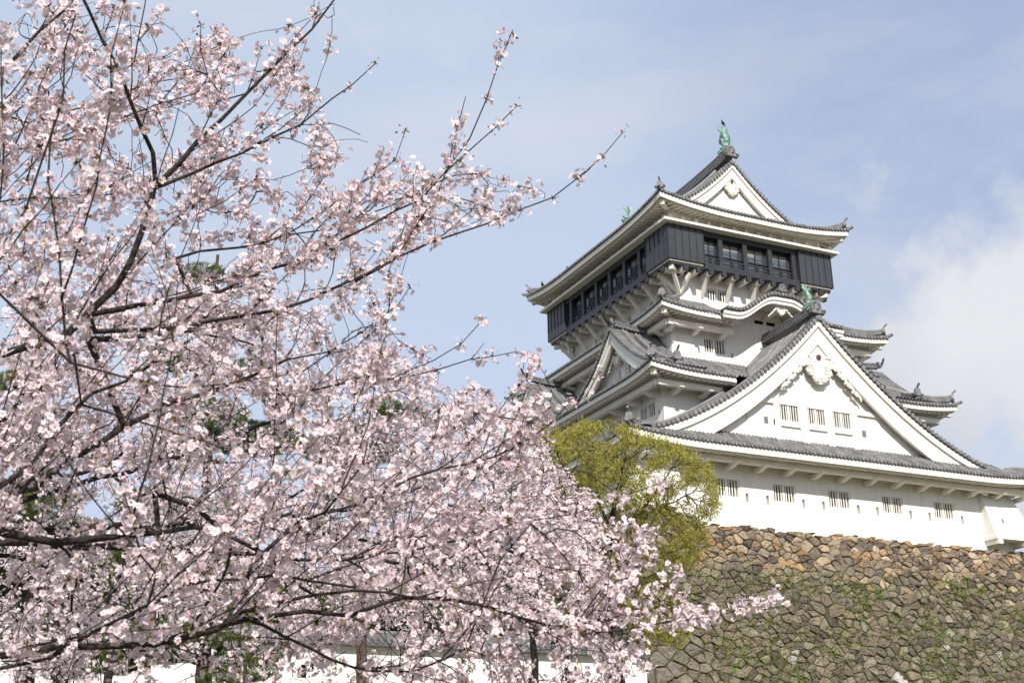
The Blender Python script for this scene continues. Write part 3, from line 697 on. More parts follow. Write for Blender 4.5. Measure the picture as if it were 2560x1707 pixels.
def gallery(a0, a1, posts, fixed, axis, sgn):
    "open gallery between two cabins: sill, lintel, posts, rails, and the glazing behind"
    def bx(m_, a, b, d0, d1, z0, z1):
        p, q_ = fixed+sgn*d0, fixed+sgn*d1; p, q_ = min(p, q_), max(p, q_)
        m_.box(*((a, b, p, q_) if axis == 'x' else (p, q_, a, b)), z0, z1)
    g = M(); bx(g, a0, a1, .06, .34, 28.08, 28.42); bx(g, a0, a1, .10, .34, 29.97, 30.26); root = g.build('gallery_frame', BLKTRIM2, OV)
    for p in posts:
        q = M(); bx(q, p-.13, p+.13, .10, .26, 28.42, 29.97); q.build('gallery_post', BLKTRIM2, root)
    r_ = M(); bx(r_, a0, a1, .14, .20, 28.74, 28.80); bx(r_, a0, a1, .14, .20, 28.55, 28.60)
    pp = [a0]+list(posts)+[a1]
    for a, b in zip(pp[:-1], pp[1:]):
        m_ = (a+b)/2; bx(r_, m_-.06, m_+.06, .13, .21, 28.42, 28.82)
    for z in (28.98, 29.16): bx(r_, a0, a1, .16, .19, z, z+.025)
    r_.build('gallery_railing', BLKTRIM2, root)
    gl = M(); bx(gl, a0, a1, .46, .48, 28.3, 30.26); gl.build('glazing', GLASS, root)
    m2 = M()
    for a, b in zip(pp[:-1], pp[1:]):
        w = b-a
        for fr in (.18, .52, .86): bx(m2, a+w*fr-.035, a+w*fr+.035, .40, .455, 28.3, 30.2)
    bx(m2, a0, a1, .40, .455, 29.05, 29.11); bx(m2, a0, a1, .40, .455, 29.84, 29.92); m2.build('glazing_bars', BLKTRIM, root)
    for i, (a, b) in enumerate(zip(pp[:-1], pp[1:])):
        bl = M(); w = b-a; bx(bl, a+w*.20, a+w*.50, .44, .454, 29.58-.07*(i % 3), 29.83); bx(bl, a+w*.54, a+w*.84, .44, .454, 29.62-.05*((i+1) % 3), 29.83)
        bl.build('blind', BLIND, root)
BLKTRIM2 = mat('black_timber', (.036, .037, .043), .5, .4, var=(.022, .023, .027), scale=1.5)
gallery(35.40, 41.55, (36.53, 38.10, 39.73, 41.30), Y0, 'x', 1); gallery(35.40, 41.55, (36.53, 38.10, 39.73, 41.30), Y1, 'x', -1)
gallery(52.72, 62.08, (53.60, 55.19, 56.84, 58.40, 60.0, 61.5), X0, 'y', 1); gallery(52.72, 62.08, (53.60, 55.19, 56.84, 58.40, 60.0, 61.5), X1, 'y', -1)
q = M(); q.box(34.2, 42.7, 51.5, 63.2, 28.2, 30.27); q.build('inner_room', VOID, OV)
q = M(); q.box(X0-.36, X1+.36, Y0-.36, Y1+.36, 30.275, 30.40); q.build('canopy_board', TRIM, OV)
q = M(); q.box(X0+.35, X1-.35, Y0+.35, Y1-.35, 30.40, 31.55); q.build('frieze_wall', PLASTER, OV)
for i in range(14):
    q = M(); x = X0+.3+i*.8; q.box(x-.07, x+.07, Y0+.05, Y0+.4, 30.62, 30.86); q.build('frieze_bracket', CREAM, OV)
for i in range(17):
    q = M(); y = Y0+.4+i*.8; q.box(X0+.05, X0+.4, y-.07, y+.07, 30.62, 30.86); q.build('frieze_bracket', CREAM, OV)

# ---- top roof
h5 = lambda t: .244*t+.0714*t*t
R5 = Rect(32.35, 44.61, 49.69, 65.45, 31.24, h5, (.42, 5.0))
r5 = tile_surface(R5, lambda k, a, L: min(min(a, L-a), 2.8) if k in (0, 2) else (min(a, L-a) if min(a, L-a) < 1.86 else 6.13), breaks=(1.86,)).build('roof', [TILE, DISC], KEEP)
eave(R5, [1.2, 1.3, 1.2, 1.3], soff=.20, th=.27).build('eave', [TRIM, CREAM], r5)
hip_ridges(R5, 1.86, r5, (0, 1, 2, 3), 1.75)
prof5 = lambda d: h5(6.13)-h5(max(0, 6.13-d))
A5 = 31.24+h5(6.13)
G5 = gable(KEEP, (XC, 51.56, A5), (0, -1), prof5, 5.0, 5.0, [(.02, .28, 0), (.28, .66, .08, .14), (.64, .86, .11, .14)], back=3.0, wall_set=.40, wall_bot=2.95, ridge_h=.62, ridge_w=.44, oni_s=.80,
           ridge_to=12.0, kudari=1.15, kud_len=.93, sp=.25)
gegyo(G5, (XC, 51.77, 34.10), (0, -1), .74)
G5b = gable(KEEP, (XC, 63.58, A5), (0, 1), prof5, 5.0, 5.0, [(.02, .28, 0), (.28, .62, .04, .32), (.60, .82, .29, .32)], back=2.0, wall_set=.74, wall_bot=2.95, ridge=False, kudari=1.15, kud_len=.93)
q = M(); oni(q, (XC, 63.6, A5+.46), (0, 1, 0), .8); q.build('ridge_end_tile', [DISC], G5b)
fish(KEEP, (XC, 52.05, A5+.98), (0, -1), 1.62); fish(KEEP, (XC, 63.05, A5+1.0), (0, 1), 1.5)
for a, b in (((32.55, 49.95, 31.1), (32.62, 50.1, 27.9)), ((31.6, 48.85, 24.6), (31.7, 49.0, 21.6)), ((29.5, 46.8, 20.5), (29.55, 46.9, 19.2))):
    q = M(); q.cyl(a, b, .012, 4); q.build('conductor_cable', BLKTRIM, KEEP)

# ---- two crows
def crow(loc, yaw, s, label):
    g = M(); o = np.array((math.cos(yaw), math.sin(yaw), 0)); b = np.array(loc, float)
    pt = lambda f, z: b+o*f*s+np.array((0, 0, z*s))
    g.tube([pt(-.30, .20), pt(-.12, .28), pt(.05, .40), pt(.15, .52), pt(.20, .66), pt(.26, .74), pt(.31, .74)], [.04*s, .12*s, .16*s, .14*s, .085*s, .09*s, .05*s], 8)
    g.tube([pt(.29, .74), pt(.36, .725), pt(.43, .70)], [.045*s, .03*s, .006*s], 6)
    l = np.array((-o[1], o[0], 0))
    g.prism([pt(-.2, .24)-l*.05*s, pt(-.2, .24)+l*.05*s, pt(-.50, .05)+l*.07*s, pt(-.50, .05)-l*.07*s], (0, 0, .025*s))
    root = g.build('crow', CROW, None)
    tag(root, label, 'bird', 'crows perched on the castle roof')
    for sg in (-1, 1):
        w = M(); w.tube([pt(.10, .48)+l*sg*.12*s, pt(-.05, .36)+l*sg*.15*s, pt(-.30, .20)+l*sg*.09*s], [.06*s, .09*s, .015*s], 6, True, 1.0); w.build('wing', CROW, root)
        w = M(); w.cyl(pt(.02, .30)+l*sg*.06*s, pt(.03, -.01)+l*sg*.06*s, .014*s, 5); w.cyl(pt(-.03, .0)+l*sg*.06*s, pt(.10, .0)+l*sg*.06*s, .012*s, 4); w.build('leg', CROW, root)
    return root
CROW = mat('crow_feathers', (.014, .014, .017), .45, .5)
crow((XC, 52.11, A5+.98+1.05*1.62-.02), math.radians(200), .42, 'black crow perched on the tail of the green fish at the top gable')
hp = R5.p(3, .75, .75); crow((hp[0], hp[1], hp[2]+.42), math.radians(230), .42, 'black crow standing on the far left corner of the top roof')

# ------------------------------------------------------------------ ground, rampart, plaster wall
def sstep(a, b, x): t = min(1, max(0, (x-a)/(b-a))); return t*t*(3-2*t)
def ground_z(x, y): return 4.3*sstep(15, 35, x*.431+y*.902)
g = M(); xs = sorted(set([-3000, -1000, -400, -150]+list(range(-90, 130, 5))+[180, 400, 1000, 3000]))
ys = sorted(set([-3000, -1000, -300, -100]+list(range(-40, 130, 5))+[180, 400, 1000, 3500]))
g.strip([[(x, y, ground_z(x, y)) for x in xs] for y in ys])
g.build('ground', mat('grassy_ground', (.10, .10, .045), .95, .1, var=(.16, .13, .085), scale=.35, bump=.5, bscale=3), None, True, None, 'structure')

def voronoi(pts, idx, sx=1.0, R=2.2):
    "convex cell of point idx by clipping a square with the bisectors of its neighbours"
    p = pts[idx]; poly = [p+np.array(q) for q in ((-R, -R), (R, -R), (R, R), (-R, R))]
    d = np.hypot(*(pts-p).T); order = np.argsort(d)[1:26]
    for j in order:
        if d[j] > 2.6: break
        m = (pts[j]+p)/2; nn = pts[j]-p; out = []
        for a, b in zip(poly, poly[1:]+poly[:1]):
            da, db = (a-m)@nn, (b-m)@nn
            if da <= 0: out.append(a)
            if da*db < 0: out.append(a+(b-a)*(da/(da-db)))
        poly = out
        if len(poly) < 3: return []
    return poly

RAMP = M(); WEED_AT = []
TAN = [(.37, .285, .19), (.33, .24, .155), (.41, .325, .23), (.28, .225, .165), (.16, .132, .11), (.37, .24, .13), (.32, .26, .19), (.28, .23, .17), (.205, .165, .125)]
GREY = [(.205, .172, .122), (.18, .150, .112), (.235, .20, .145), (.155, .130, .10), (.215, .172, .122), (.25, .222, .16), (.19, .17, .125)]
def stone_face(fmap, U0, U1, H, sx, sy, vis=True, big=None):
    pts = []
    nr = int(H/sy)+2
    for r in range(-1, nr):
        y = r*sy; x = U0-1+(r % 2)*sx/2
        while x < U1+1:
            if rng.random() > .10:
                pts.append((x+rng.normal(0, sx*.22), y+rng.normal(0, sy*.24)))
                if rng.random() < .42: pts.append((x+sx*.48+rng.normal(0, .06), y+sy*.45+rng.normal(0, .06)))
            x += sx
    pts = np.array(pts)
    K = np.array((.70, 1.0)); ps = pts*K                 # stones lie flatter than they are tall
    if big is not None:
        ps = ps[[not any(np.hypot((q[0]/K[0]-b[0])/1.25, q[1]-b[1]) < b[2] for b in big) for q in ps]]
        ps = np.vstack([ps, np.array([(b[0], b[1]) for b in big])*K])
    nbig = 0 if big is None else len(big)
    for i in range(len(ps)):
        c0 = ps[i]/K
        if not (U0-.4 < c0[0] < U1+.4 and -.25 < c0[1] < H+.3): continue
        poly = voronoi(ps, i)
        if len(poly) < 3: continue
        poly = [q/K for q in poly]; hm = rng.uniform(-.16, .06)
        poly = [np.array((min(max(q[0], U0), U1), min(max(q[1], hm), H))) for q in poly]
        c = sum(poly)/len(poly)
        cut = []                                          # chip the corners
        for a, b in zip(poly, poly[1:]+poly[:1]):
            if np.hypot(*(b-a)) < .02: continue
            cut += [a+(b-a)*rng.uniform(.05, .15), a+(b-a)*rng.uniform(.85, .95)]
        if len(cut) < 5: continue
        area = abs(sum(a[0]*b[1]-a[1]*b[0] for a, b in zip(cut, cut[1:]+cut[:1])))/2; sz = math.sqrt(area)
        if sz < .05: continue
        n = len(cut); gap = 1-.016/sz-rng.uniform(0, .06)
        gx, gy = rng.normal(0, .15, 2); bulge = rng.uniform(-.02, .035)
        def pt(q, s_, dep):
            v = c+(q-c)*s_; return fmap(v[0], v[1], dep+gx*(v[0]-c[0])+gy*(v[1]-c[1]))
        jit = rng.normal(0, .022, (3, n))
        r0 = [pt(q, gap, -.25) for q in cut]; r1 = [pt(q, gap*.985, -.035+jit[0, j]*.7) for j, q in enumerate(cut)]
        r2 = [pt(q, gap*.935, .025+jit[1, j]*.6) for j, q in enumerate(cut)]; r3 = [pt(q, gap*.48, .035+bulge+jit[2, j]) for j, q in enumerate(cut)]
        band = c[1] < 2.05+.35*math.sin(c[0]*1.3)+rng.normal(0, .40)
        col = np.array((TAN if band else GREY)[rng.integers(0, 9 if band else 7)])*rng.uniform(.68, 1.28)
        if rng.random() < .010: col = np.array((.42, .40, .35))*rng.uniform(.8, 1.15)
        if nbig and i >= len(ps)-nbig: col = np.array(big[i-(len(ps)-nbig)][3])
        RAMP.col = tuple(col)
        RAMP.strip([r0+[r0[0]], r1+[r1[0]]]); RAMP.strip([r1+[r1[0]], r2+[r2[0]]]); RAMP.strip([r2+[r2[0]], r3+[r3[0]]])
        cc = fmap(c[0], c[1], .04+bulge)
        for a, b in zip(r3, r3[1:]+r3[:1]): RAMP.poly(a, b, cc)
        if vis and c[1] > 1.7:
            for q in cut[::3]: WEED_AT.append((q[0], q[1]))
    RAMP.col = (.05, .04, .028); RAMP.poly(fmap(U0, .08, -.08), fmap(U1, .08, -.08), fmap(U1, 2.1, -.08), fmap(U0, 2.1, -.08))
    RAMP.col = (.075, .072, .036); RAMP.poly(fmap(U0, 2.1, -.055), fmap(U1, 2.1, -.055), fmap(U1, H, -.055), fmap(U0, H, -.055))
BAT = .2; ST = 13.36
def front(u, h, d): return np.array((max(u, 28.2-BAT*h), 46.2-BAT*h-d*.98, ST-h+d*.196))
def leftf(u, h, d): return np.array((28.2-BAT*h-d*.98, max(u, 46.2-BAT*h), ST-h+d*.196))
bigs = [(40.3, 6.45, .50, (.50, .49, .46))]
for hh in np.arange(.5, 9.5, .78): bigs.append((28.2-BAT*hh+.62+(.2 if int(hh/.78) % 2 else -.1), hh, .42, tuple(np.array((.17, .15, .125))*rng.uniform(.85, 1.2))))
for k in range(10): bigs.append((rng.uniform(27.8, 31.5), rng.uniform(4.5, 8.8), .40, tuple(np.array((.19, .165, .135))*rng.uniform(.85, 1.2))))
stone_face(front, 26.2, 58, 9.6, .52, .37, True, bigs)
stone_face(leftf, 44.2, 62, 9.6, .85, .62, False)
RAMP.col = (.15, .13, .10); RAMP.poly((28.3, 46.3, ST-.06), (58, 46.3, ST-.06), (58, 75, ST-.06), (28.3, 75, ST-.06))
STONE = mat('rampart_stone', (1., 1., 1.), .9, .2, var=(.55, .55, .56), scale=4.5, tint=True, bump=.9, bscale=7)
ro = RAMP.build('stone_rampart', STONE, None)
tag(ro, 'sloping rampart of fitted brown stones carrying the castle keep', 'stone wall')

wv, wp, wt = [], [], []                                   # weeds rooted in the joints
for (u, h) in WEED_AT:
    dens = .5+.5*math.sin(u*.9+1)*math.sin(h*1.1+u*.35)
    if not (27 < u < 53) or rng.random() > .05+.34*max(0, dens)**1.3: continue
    n_ = rng.integers(4, 22) if rng.random() < .80 else rng.integers(40, 140); rad = .03+.0028*n_; g0 = (np.array((.17, .275, .03)) if rng.random() < .75 else np.array((.24, .24, .07)))*rng.uniform(.55, 1.1)
    for _ in range(n_):
        a, b = rng.normal(0, rad, 2); c = front(u+a*1.4, h+b*.6+abs(rng.normal(0, rad*.5)), rng.uniform(-.02, .06)); L = rng.uniform(.05, .12)
        d = rng.normal(0, 1, 3)+np.array((0, -.7, .7)); d /= np.linalg.norm(d); s_ = np.cross(d, rng.normal(0, 1, 3)); s_ /= np.linalg.norm(s_)
        k = len(wv); wv += [c, c+d*L*.5+s_*L*.28, c+d*L, c+d*L*.5-s_*L*.28]; wp.append((k, k+1, k+2, k+3)); wt.append(g0*rng.uniform(.75, 1.3))
WEED = mat('weed_leaf', (1, 1, 1), .7, .2, tint=True, trans=.3)
o = np_mesh('rampart_weeds', wv, wp, WEED, None, np.array(wt), 'FACE'); tag(o, 'small green weeds growing in the joints of the rampart', 'weeds', None, 'stuff')

PW = empty('plaster_wall', (12, 44.6, 4.3), 'low white plaster wall with grey tile coping running up to the rampart corner', 'wall')
q = M(); q.box(-14, 26.95, 44.42, 44.78, 3.4, 7.28); q.build('wall', PLASTER, PW)
q = M(); q.box(-14, 26.97, 44.30, 44.90, 7.20, 7.33); q.build('cornice', TRIM, PW)
q = M(); x = -14
while x < 26.9:
    for sg in (-1, 1):
        q.col = rnd_grey(.7, 1.1); q.tube([(x+.13, 44.6+sg*.52, 7.38), (x+.13, 44.6+sg*.10, 7.62)], .06, 6, True)
    q.col = (.6, .6, .6); q.hexa([(x, 44.06, 7.30), (x+.26, 44.06, 7.30), (x+.26, 44.6, 7.56), (x, 44.6, 7.56)], [(x, 44.06, 7.35), (x+.26, 44.06, 7.35), (x+.26, 44.6, 7.61), (x, 44.6, 7.61)])
    q.hexa([(x, 44.6, 7.55), (x+.26, 44.6, 7.55), (x+.26, 45.14, 7.29), (x, 45.14, 7.29)], [(x, 44.6, 7.60), (x+.26, 44.6, 7.60), (x+.26, 45.14, 7.34), (x, 45.14, 7.34)])
    x += .26
q.col = (.9, .9, .9); q.box(-14, 26.96, 44.48, 44.72, 7.58, 7.78); q.tube([(-14, 44.6, 7.82), (26.96, 44.6, 7.82)], .10, 8)
q.build('tile_coping', [TILE], PW)
for x in (3.2, 7.6, 12.95, 17.4, 21.8): q = M(); q.box(x-.1, x+.1, 44.412, 44.5, 6.15, 6.6); q.build('loophole', VOID, PW)

# ------------------------------------------------------------------ trees
def catmull(pts, step):
    pts = [np.array(p, float) for p in pts]; q = [2*pts[0]-pts[1]]+pts+[2*pts[-1]-pts[-2]]; out = []
    for i in range(1, len(q)-2):
        a, b, c, d = q[i-1:i+3]; n = max(1, int(np.linalg.norm(c-b)/step))
        for j in range(n):
            t = j/n; out.append(.5*(2*b+(c-a)*t+(2*a-5*b+4*c-d)*t*t+(3*b-3*c+d-a)*t**3))
    return out+[pts[-1]]

class Tree:
    def __init__(s): s.p = []; s.par = []; s.rmin = []
    def limb(s, pts, r0, r1, start=None, step=.12, wob=.006):
        "adds a limb; start = node index it grows from"
        c = catmull(pts, step); n = len(c); prev = -1 if start is None else start; ids = []
        for i, q in enumerate(c):
            if i > 0: q = q+rng.normal(0, wob, 3)
            s.p.append(q); s.par.append(prev); s.rmin.append(r0+(r1-r0)*(i/max(1, n-1))**.8); prev = len(s.p)-1; ids.append(prev)
        return ids
    def nearest(s, q): return int(np.argmin(((np.array(s.p)-q)**2).sum(1)))
    def grow(s, A, step, di, dk, iters, trop=(0, 0, .05), jit=.18, inert=.25):
        A = np.array(A); P_ = np.array(s.p)
        nd_ = np.full(len(A), 1e9); ni = np.zeros(len(A), int); new0 = 0; kids = {}
        for it in range(iters):
            Q = P_[new0:]
            for c0 in range(0, len(Q), 400):
                d = np.sqrt(((A[:, None, :]-Q[None, c0:c0+400, :])**2).sum(2)); j = d.argmin(1); dm = d[np.arange(len(A)), j]
                m = dm < nd_; nd_[m] = dm[m]; ni[m] = j[m]+new0+c0
            keep = nd_ > dk; A, nd_, ni = A[keep], nd_[keep], ni[keep]
            act = nd_ < di
            if not act.any(): break
            new = []
            D = np.zeros_like(P_); v = (A[act]-P_[ni[act]])/nd_[act][:, None]; np.add.at(D, ni[act], v)
            for i in np.unique(ni[act]):
                d = D[i]/ (np.linalg.norm(D[i])+1e-9)
                if s.par[i] >= 0:
                    h = P_[i]-P_[s.par[i]]; d = d+inert*h/(np.linalg.norm(h)+1e-9)
                d = d+rng.normal(0, jit, 3)+np.array(trop); d /= np.linalg.norm(d)
                if any(k @ d > .9 for k in kids.get(i, ())): continue
                kids.setdefault(i, []).append(d)
                s.p.append(P_[i]+d*step); s.par.append(int(i)); s.rmin.append(0.); new.append(s.p[-1])
            if not new: break
            new0 = len(P_); P_ = np.vstack([P_, np.array(new)])
    def radii(s, tip, expo=2.3, cap=None):
        n = len(s.p); acc = np.zeros(n); r = np.zeros(n); par = np.array(s.par); s.kids = np.zeros(n, int)
        for i in range(n-1, -1, -1):
            r[i] = max(s.rmin[i], tip if acc[i] == 0 else acc[i]**(1/expo))
            if s.rmin[i] > 0: r[i] = s.rmin[i]
            if par[i] >= 0:
                if s.rmin[i] == 0 or True: acc[par[i]] += min(r[i], 9)**expo
                s.kids[par[i]] += 1
        s.r = r if cap is None else np.minimum(r, np.maximum(cap, np.array(s.rmin))); return s.r
    def mesh(s, name, m, parent, tint=None):
        p = np.array(s.p); par = np.array(s.par); i = np.where(par >= 0)[0]; a, b = p[par[i]], p[i]
        ra, rb = np.minimum(s.r[par[i]], s.r[i]*1.18), s.r[i]
        V, F = [], []; off = 0
        for lo, hi, n in ((0, .006, 4), (.006, .02, 6), (.02, 9, 12)):
            k = np.where((rb >= lo) & (rb < hi))[0]
            if not len(k): continue
            d = b[k]-a[k]; L = np.linalg.norm(d, axis=1, keepdims=True)+1e-9; d = d/L
            rf = np.where(np.abs(d[:, 2:3]) < .9, np.array([[0, 0, 1.]]), np.array([[1., 0, 0]])); x = np.cross(d, rf); x /= np.linalg.norm(x, axis=1, keepdims=True); y = np.cross(x, d)
            aa, bb = a[k]-d*ra[k][:, None]*.35, b[k]+d*rb[k][:, None]*.35
            t = np.arange(n)*2*math.pi/n; ring = x[:, None, :]*np.cos(t)[None, :, None]+y[:, None, :]*np.sin(t)[None, :, None]
            v = np.concatenate([aa[:, None, :]+ring*ra[k][:, None, None], bb[:, None, :]+ring*rb[k][:, None, None]], 1).reshape(-1, 3)
            f = np.array([[j, (j+1) % n, n+(j+1) % n, n+j] for j in range(n)]); base = (np.arange(len(k))*2*n)[:, None, None]+off
            V.append(v); F.append((f[None]+base).reshape(-1, 4)); off += len(v)
        return np_mesh(name, np.vstack(V), np.vstack(F), m, parent, None, 'POINT', True)

def in_poly(poly, x, y):
    c = False; n = len(poly)
    for i in range(n):
        x0, y0 = poly[i]; x1, y1 = poly[i-1]
        if (y0 > y) != (y1 > y) and x < (x1-x0)*(y-y0)/(y1-y0)+x0: c = not c
    return c
def frames(nrm):
    nrm = nrm/np.linalg.norm(nrm, axis=1, keepdims=True); r = rng.normal(0, 1, nrm.shape); x = np.cross(nrm, r); x /= np.linalg.norm(x, axis=1, keepdims=True); return x, np.cross(nrm, x), nrm

def petal_template(detail):
    V, F, Cc = [], [], []
    for k in range(5):
        a = 2*math.pi*k/5; ca, sa = math.cos(a), math.sin(a); b = len(V)
        if detail: prof = [(.10, 0, .0), (.52, -.40, .16), (.93, -.27, .22), (.85, 0, .20), (.93, .27, .22), (.52, .40, .16)]
        else: prof = [(.08, 0, 0), (.66, -.46, .16), (.98, 0, .24), (.66, .46, .16)]
        V += [(r*ca-w*sa, r*sa+w*ca, z) for r, w, z in prof]
        if detail: F += [(b, b+1, b+2, b+3), (b, b+3, b+4, b+5)]; Cc += [(.90, .74, .77), (.985, .955, .963), (1, .975, .98), (1, .97, .975), (1, .975, .98), (.985, .955, .963)]
        else: F += [(b, b+1, b+2, b+3)]; Cc += [(.90, .72, .77), (.985, .94, .952), (1, .97, .977), (.985, .94, .952)]
    if detail:                                            # stamens
        b = len(V); V += [(.17, 0, .13), (0, .17, .13), (-.17, 0, .13), (0, -.17, .13)]; F.append((b, b+1, b+2, b+3)); Cc += [(.78, .62, .34)]*4
    return np.array(V), np.array(F), np.array(Cc)
def flowers(name, cen, nrm, size, m, parent, detail=True, shade=None):
    V, F, Cc = petal_template(detail); x, y, z = frames(nrm); n = len(cen)
    cup = rng.uniform(.3, 2.2, n)[:, None]
    v = cen[:, None, :]+size[:, None, None]*(V[None, :, 0:1]*x[:, None, :]+V[None, :, 1:2]*y[:, None, :]+(V[None, :, 2:3]*cup[:, :, None])*z[:, None, :])
    v += rng.normal(0, .045, v.shape)*size[:, None, None]
    f = (F[None]+(np.arange(n)*len(V))[:, None, None]).reshape(-1, 4)
    pk = rng.uniform(0, 1, n)[:, None, None]; tint = Cc[None]*(1-pk**2*np.array([[[.02, .10, .065]]]))
    return np_mesh(name, v.reshape(-1, 3), f, m, parent, tint.reshape(-1, 3))
def slivers(name, a, b, w, m, parent, tint):
    "thin blades from a to b"
    d = b-a; L = np.linalg.norm(d, axis=1, keepdims=True); s_ = np.cross(d, rng.normal(0, 1, d.shape)); s_ /= np.linalg.norm(s_, axis=1, keepdims=True)+1e-9
    mid = (a+b)/2; w = np.asarray(w)[:, None] if np.ndim(w) else w
    v = np.stack([a, mid+s_*w, b, mid-s_*w], 1).reshape(-1, 3); f = np.arange(len(a)*4).reshape(-1, 4)
    return np_mesh(name, v, f, m, parent, tint, 'FACE')

BARK = mat('cherry_bark', (.040, .030, .025), .8, .3, var=(.016, .012, .011), scale=7, stretch=(1, 1, 1), bump=.7, bscale=30)
PETAL = mat('cherry_petal', (.81, .755, .775), .75, .15, tint=True, trans=.28)
BUD = mat('cherry_bud', (1, 1, 1), .6, .25, tint=True, trans=.15)
NEEDLE = mat('pine_needle', (1, 1, 1), .65, .25, tint=True, trans=.15)
LEAF = mat('young_leaf', (1, 1, 1), .65, .2, tint=True, trans=.4)
PBARK = mat('pine_bark', (.14, .10, .075), .9, .2, var=(.055, .042, .035), scale=9, bump=.9, bscale=16)

def blossom(tree, root, nclus, per, spread, size, thin, detail=True, buds=True, keepfn=None, face=None):
    r = tree.r; p = np.array(tree.p); par = np.array(tree.par)
    cand = np.where((r < thin) & (par >= 0))[0]
    if keepfn is not None: cand = cand[keepfn(p[cand])]
    rm = np.array(tree.rmin)[cand]; w = np.where(tree.kids[cand] == 0, 1.6, 1.0)*np.where((rm > 0) & (rm < .005), 1.8, 1.); w = w/w.sum()
    ch = rng.choice(cand, min(nclus, len(cand)), False, w)
    ra = np.array(tree.rmin); ex = np.where((ra > 0) & (ra < .0055) & (par >= 0) & (rng.random(len(ra)) < (.34 if buds else 0)))[0]; ch = np.unique(np.concatenate([ch, ex]))
    d = p[ch]-p[par[ch]]; d /= np.linalg.norm(d, axis=1, keepdims=True)+1e-9
    cc = p[ch]; cnt = rng.integers(per[0], per[1], len(ch)); shf = getattr(tree, 'shoot', np.zeros(len(r), bool)); shf = np.concatenate([shf, np.zeros(len(r)-len(shf), bool)]); sprig = (np.array(tree.rmin)[ch] > 0) & ~shf[ch]; cnt = np.where(sprig, (cnt*rng.uniform(.0, .6, len(ch))).astype(int)+1, cnt); big = (rng.random(len(ch)) < .25) & ~sprig; cnt = np.where(big, (cnt*1.9).astype(int), cnt)
    idx = np.repeat(np.arange(len(ch)), cnt); n = len(idx)
    nr = rng.normal(0, 1, (n, 3))+np.array((0, 0, -.12)); nr /= np.linalg.norm(nr, axis=1, keepdims=True)
    sp = (spread*np.where(big, 1.45, 1.))[idx]*rng.uniform(.45, 1.1, n)
    cen = cc[idx]+nr*sp[:, None]+d[idx]*rng.normal(0, spread*.6, (n, 1))
    fn = nr*.8+rng.normal(0, .45, (n, 3))
    sz = rng.uniform(.82, 1.12, n)*size
    flowers('crown', cen, fn, sz, PETAL, root, detail)
    if buds:
        k = rng.random(n) < .55                           # flower stalks
        a = cc[idx][k]; b = (cen-fn/np.linalg.norm(fn, axis=1, keepdims=True)*size*.1)[k]
        slivers('flower_stalks', a, b, np.full(k.sum(), .0014), BUD, root, np.array([(.22, .17, .06)])*rng.uniform(.7, 1.3, (k.sum(), 1)))
        nb = int(n*.14); j = np.concatenate([rng.integers(0, len(ch), nb), np.repeat(np.where(sprig)[0], 3)]); nb = len(j); bd = rng.normal(0, 1, (nb, 3)); bd /= np.linalg.norm(bd, axis=1, keepdims=True)
        a = cc[j]+bd*rng.uniform(.3, 1.1, (nb, 1))*spread
        tn = np.where(rng.random((nb, 1)) < .62, np.array([[.78, .38, .46]]), np.array([[.28, .20, .07]]))*rng.uniform(.75, 1.2, (nb, 1))
        av, bv = [], []
        slivers('buds', a, a+bd*rng.uniform(.014, .026, (nb, 1)), np.full(nb, .0062), BUD, root, tn)
        nl = int(len(ch)*5); j = rng.integers(0, len(ch), nl); bd = rng.normal(0, 1, (nl, 3))+np.array((0, 0, .3)); bd /= np.linalg.norm(bd, axis=1, keepdims=True)
        slivers('bud_scales', cc[j], cc[j]+bd*rng.uniform(.012, .030, (nl, 1)), np.full(nl, .0055), BUD, root, np.where(rng.random((nl, 1)) < .6, np.array([[.15, .075, .035]]), np.array([[.19, .17, .04]]))*rng.uniform(.4, 1.3, (nl, 1)))
    return n

Z4 = lambda *q: [(a*.5527, b*.5527) for a, b in q]                          # branch shapes noted in enlarged views of the photo
Z5 = lambda *q: [(a*.5527, 850+b*.5527) for a, b in q]
DS = 2560/2352
def px3(pts, D0, D1): n = len(pts); return [P(x, y, D0+(D1-D0)*i/max(1, n-1)) for i, (x, y) in enumerate(pts)]

# ---- the near cherry tree: trunk just outside the picture on the left, limbs reaching in
T = Tree(); base = P(-560, 2250, 5.9); base[2] = -.05
tr = T.limb([base, P(-540, 2000, 5.8), P(-490, 1750, 5.7), P(-440, 1560, 5.6)], .19, .15)
def limb(z, D0, D1, w0, w1, start=None, root=True):
    pts = px3(z, D0, D1)
    if start is None and root: st = tr[-1]; pts = [np.array(T.p[st])*.6+pts[0]*.4]+pts
    elif start is None: st = None
    else: st = T.nearest(pts[0]) if start == 'near' else start
    return T.limb(pts, w0*((D0)/FPX)/2, w1*(D1/FPX)/2, st)
# (outline, depth near/far, width in pixels near/far)
limb(Z5((-60, 790), (0, 740), (120, 660), (250, 590), (350, 530), (440, 470), (560, 395), (700, 330), (900, 240), (1100, 180), (1300, 90)), 5.9, 6.8, 34, 6)
a = limb(Z5((-60, 690), (0, 655), (90, 610), (160, 540), (270, 400), (350, 300), (420, 240), (560, 190), (700, 100), (860, 0)), 5.0, 5.4, 24, 6)
A = limb(Z4((-60, 1620), (160, 1560), (300, 1520), (410, 1415), (520, 1290), (590, 1180), (640, 1040), (690, 900), (705, 840)), 5.4, 5.6, 24, 16)
limb(Z4((705, 840), (690, 700), (640, 580), (590, 450), (540, 330), (460, 170), (400, 50), (340, -60)), 5.6, 5.3, 13, 8, A[-1])
limb(Z4((705, 840), (800, 740), (900, 640), (1000, 550), (1120, 420), (1270, 260), (1400, 130), (1500, 0), (1560, -70)), 5.6, 6.0, 15, 4, A[-1])
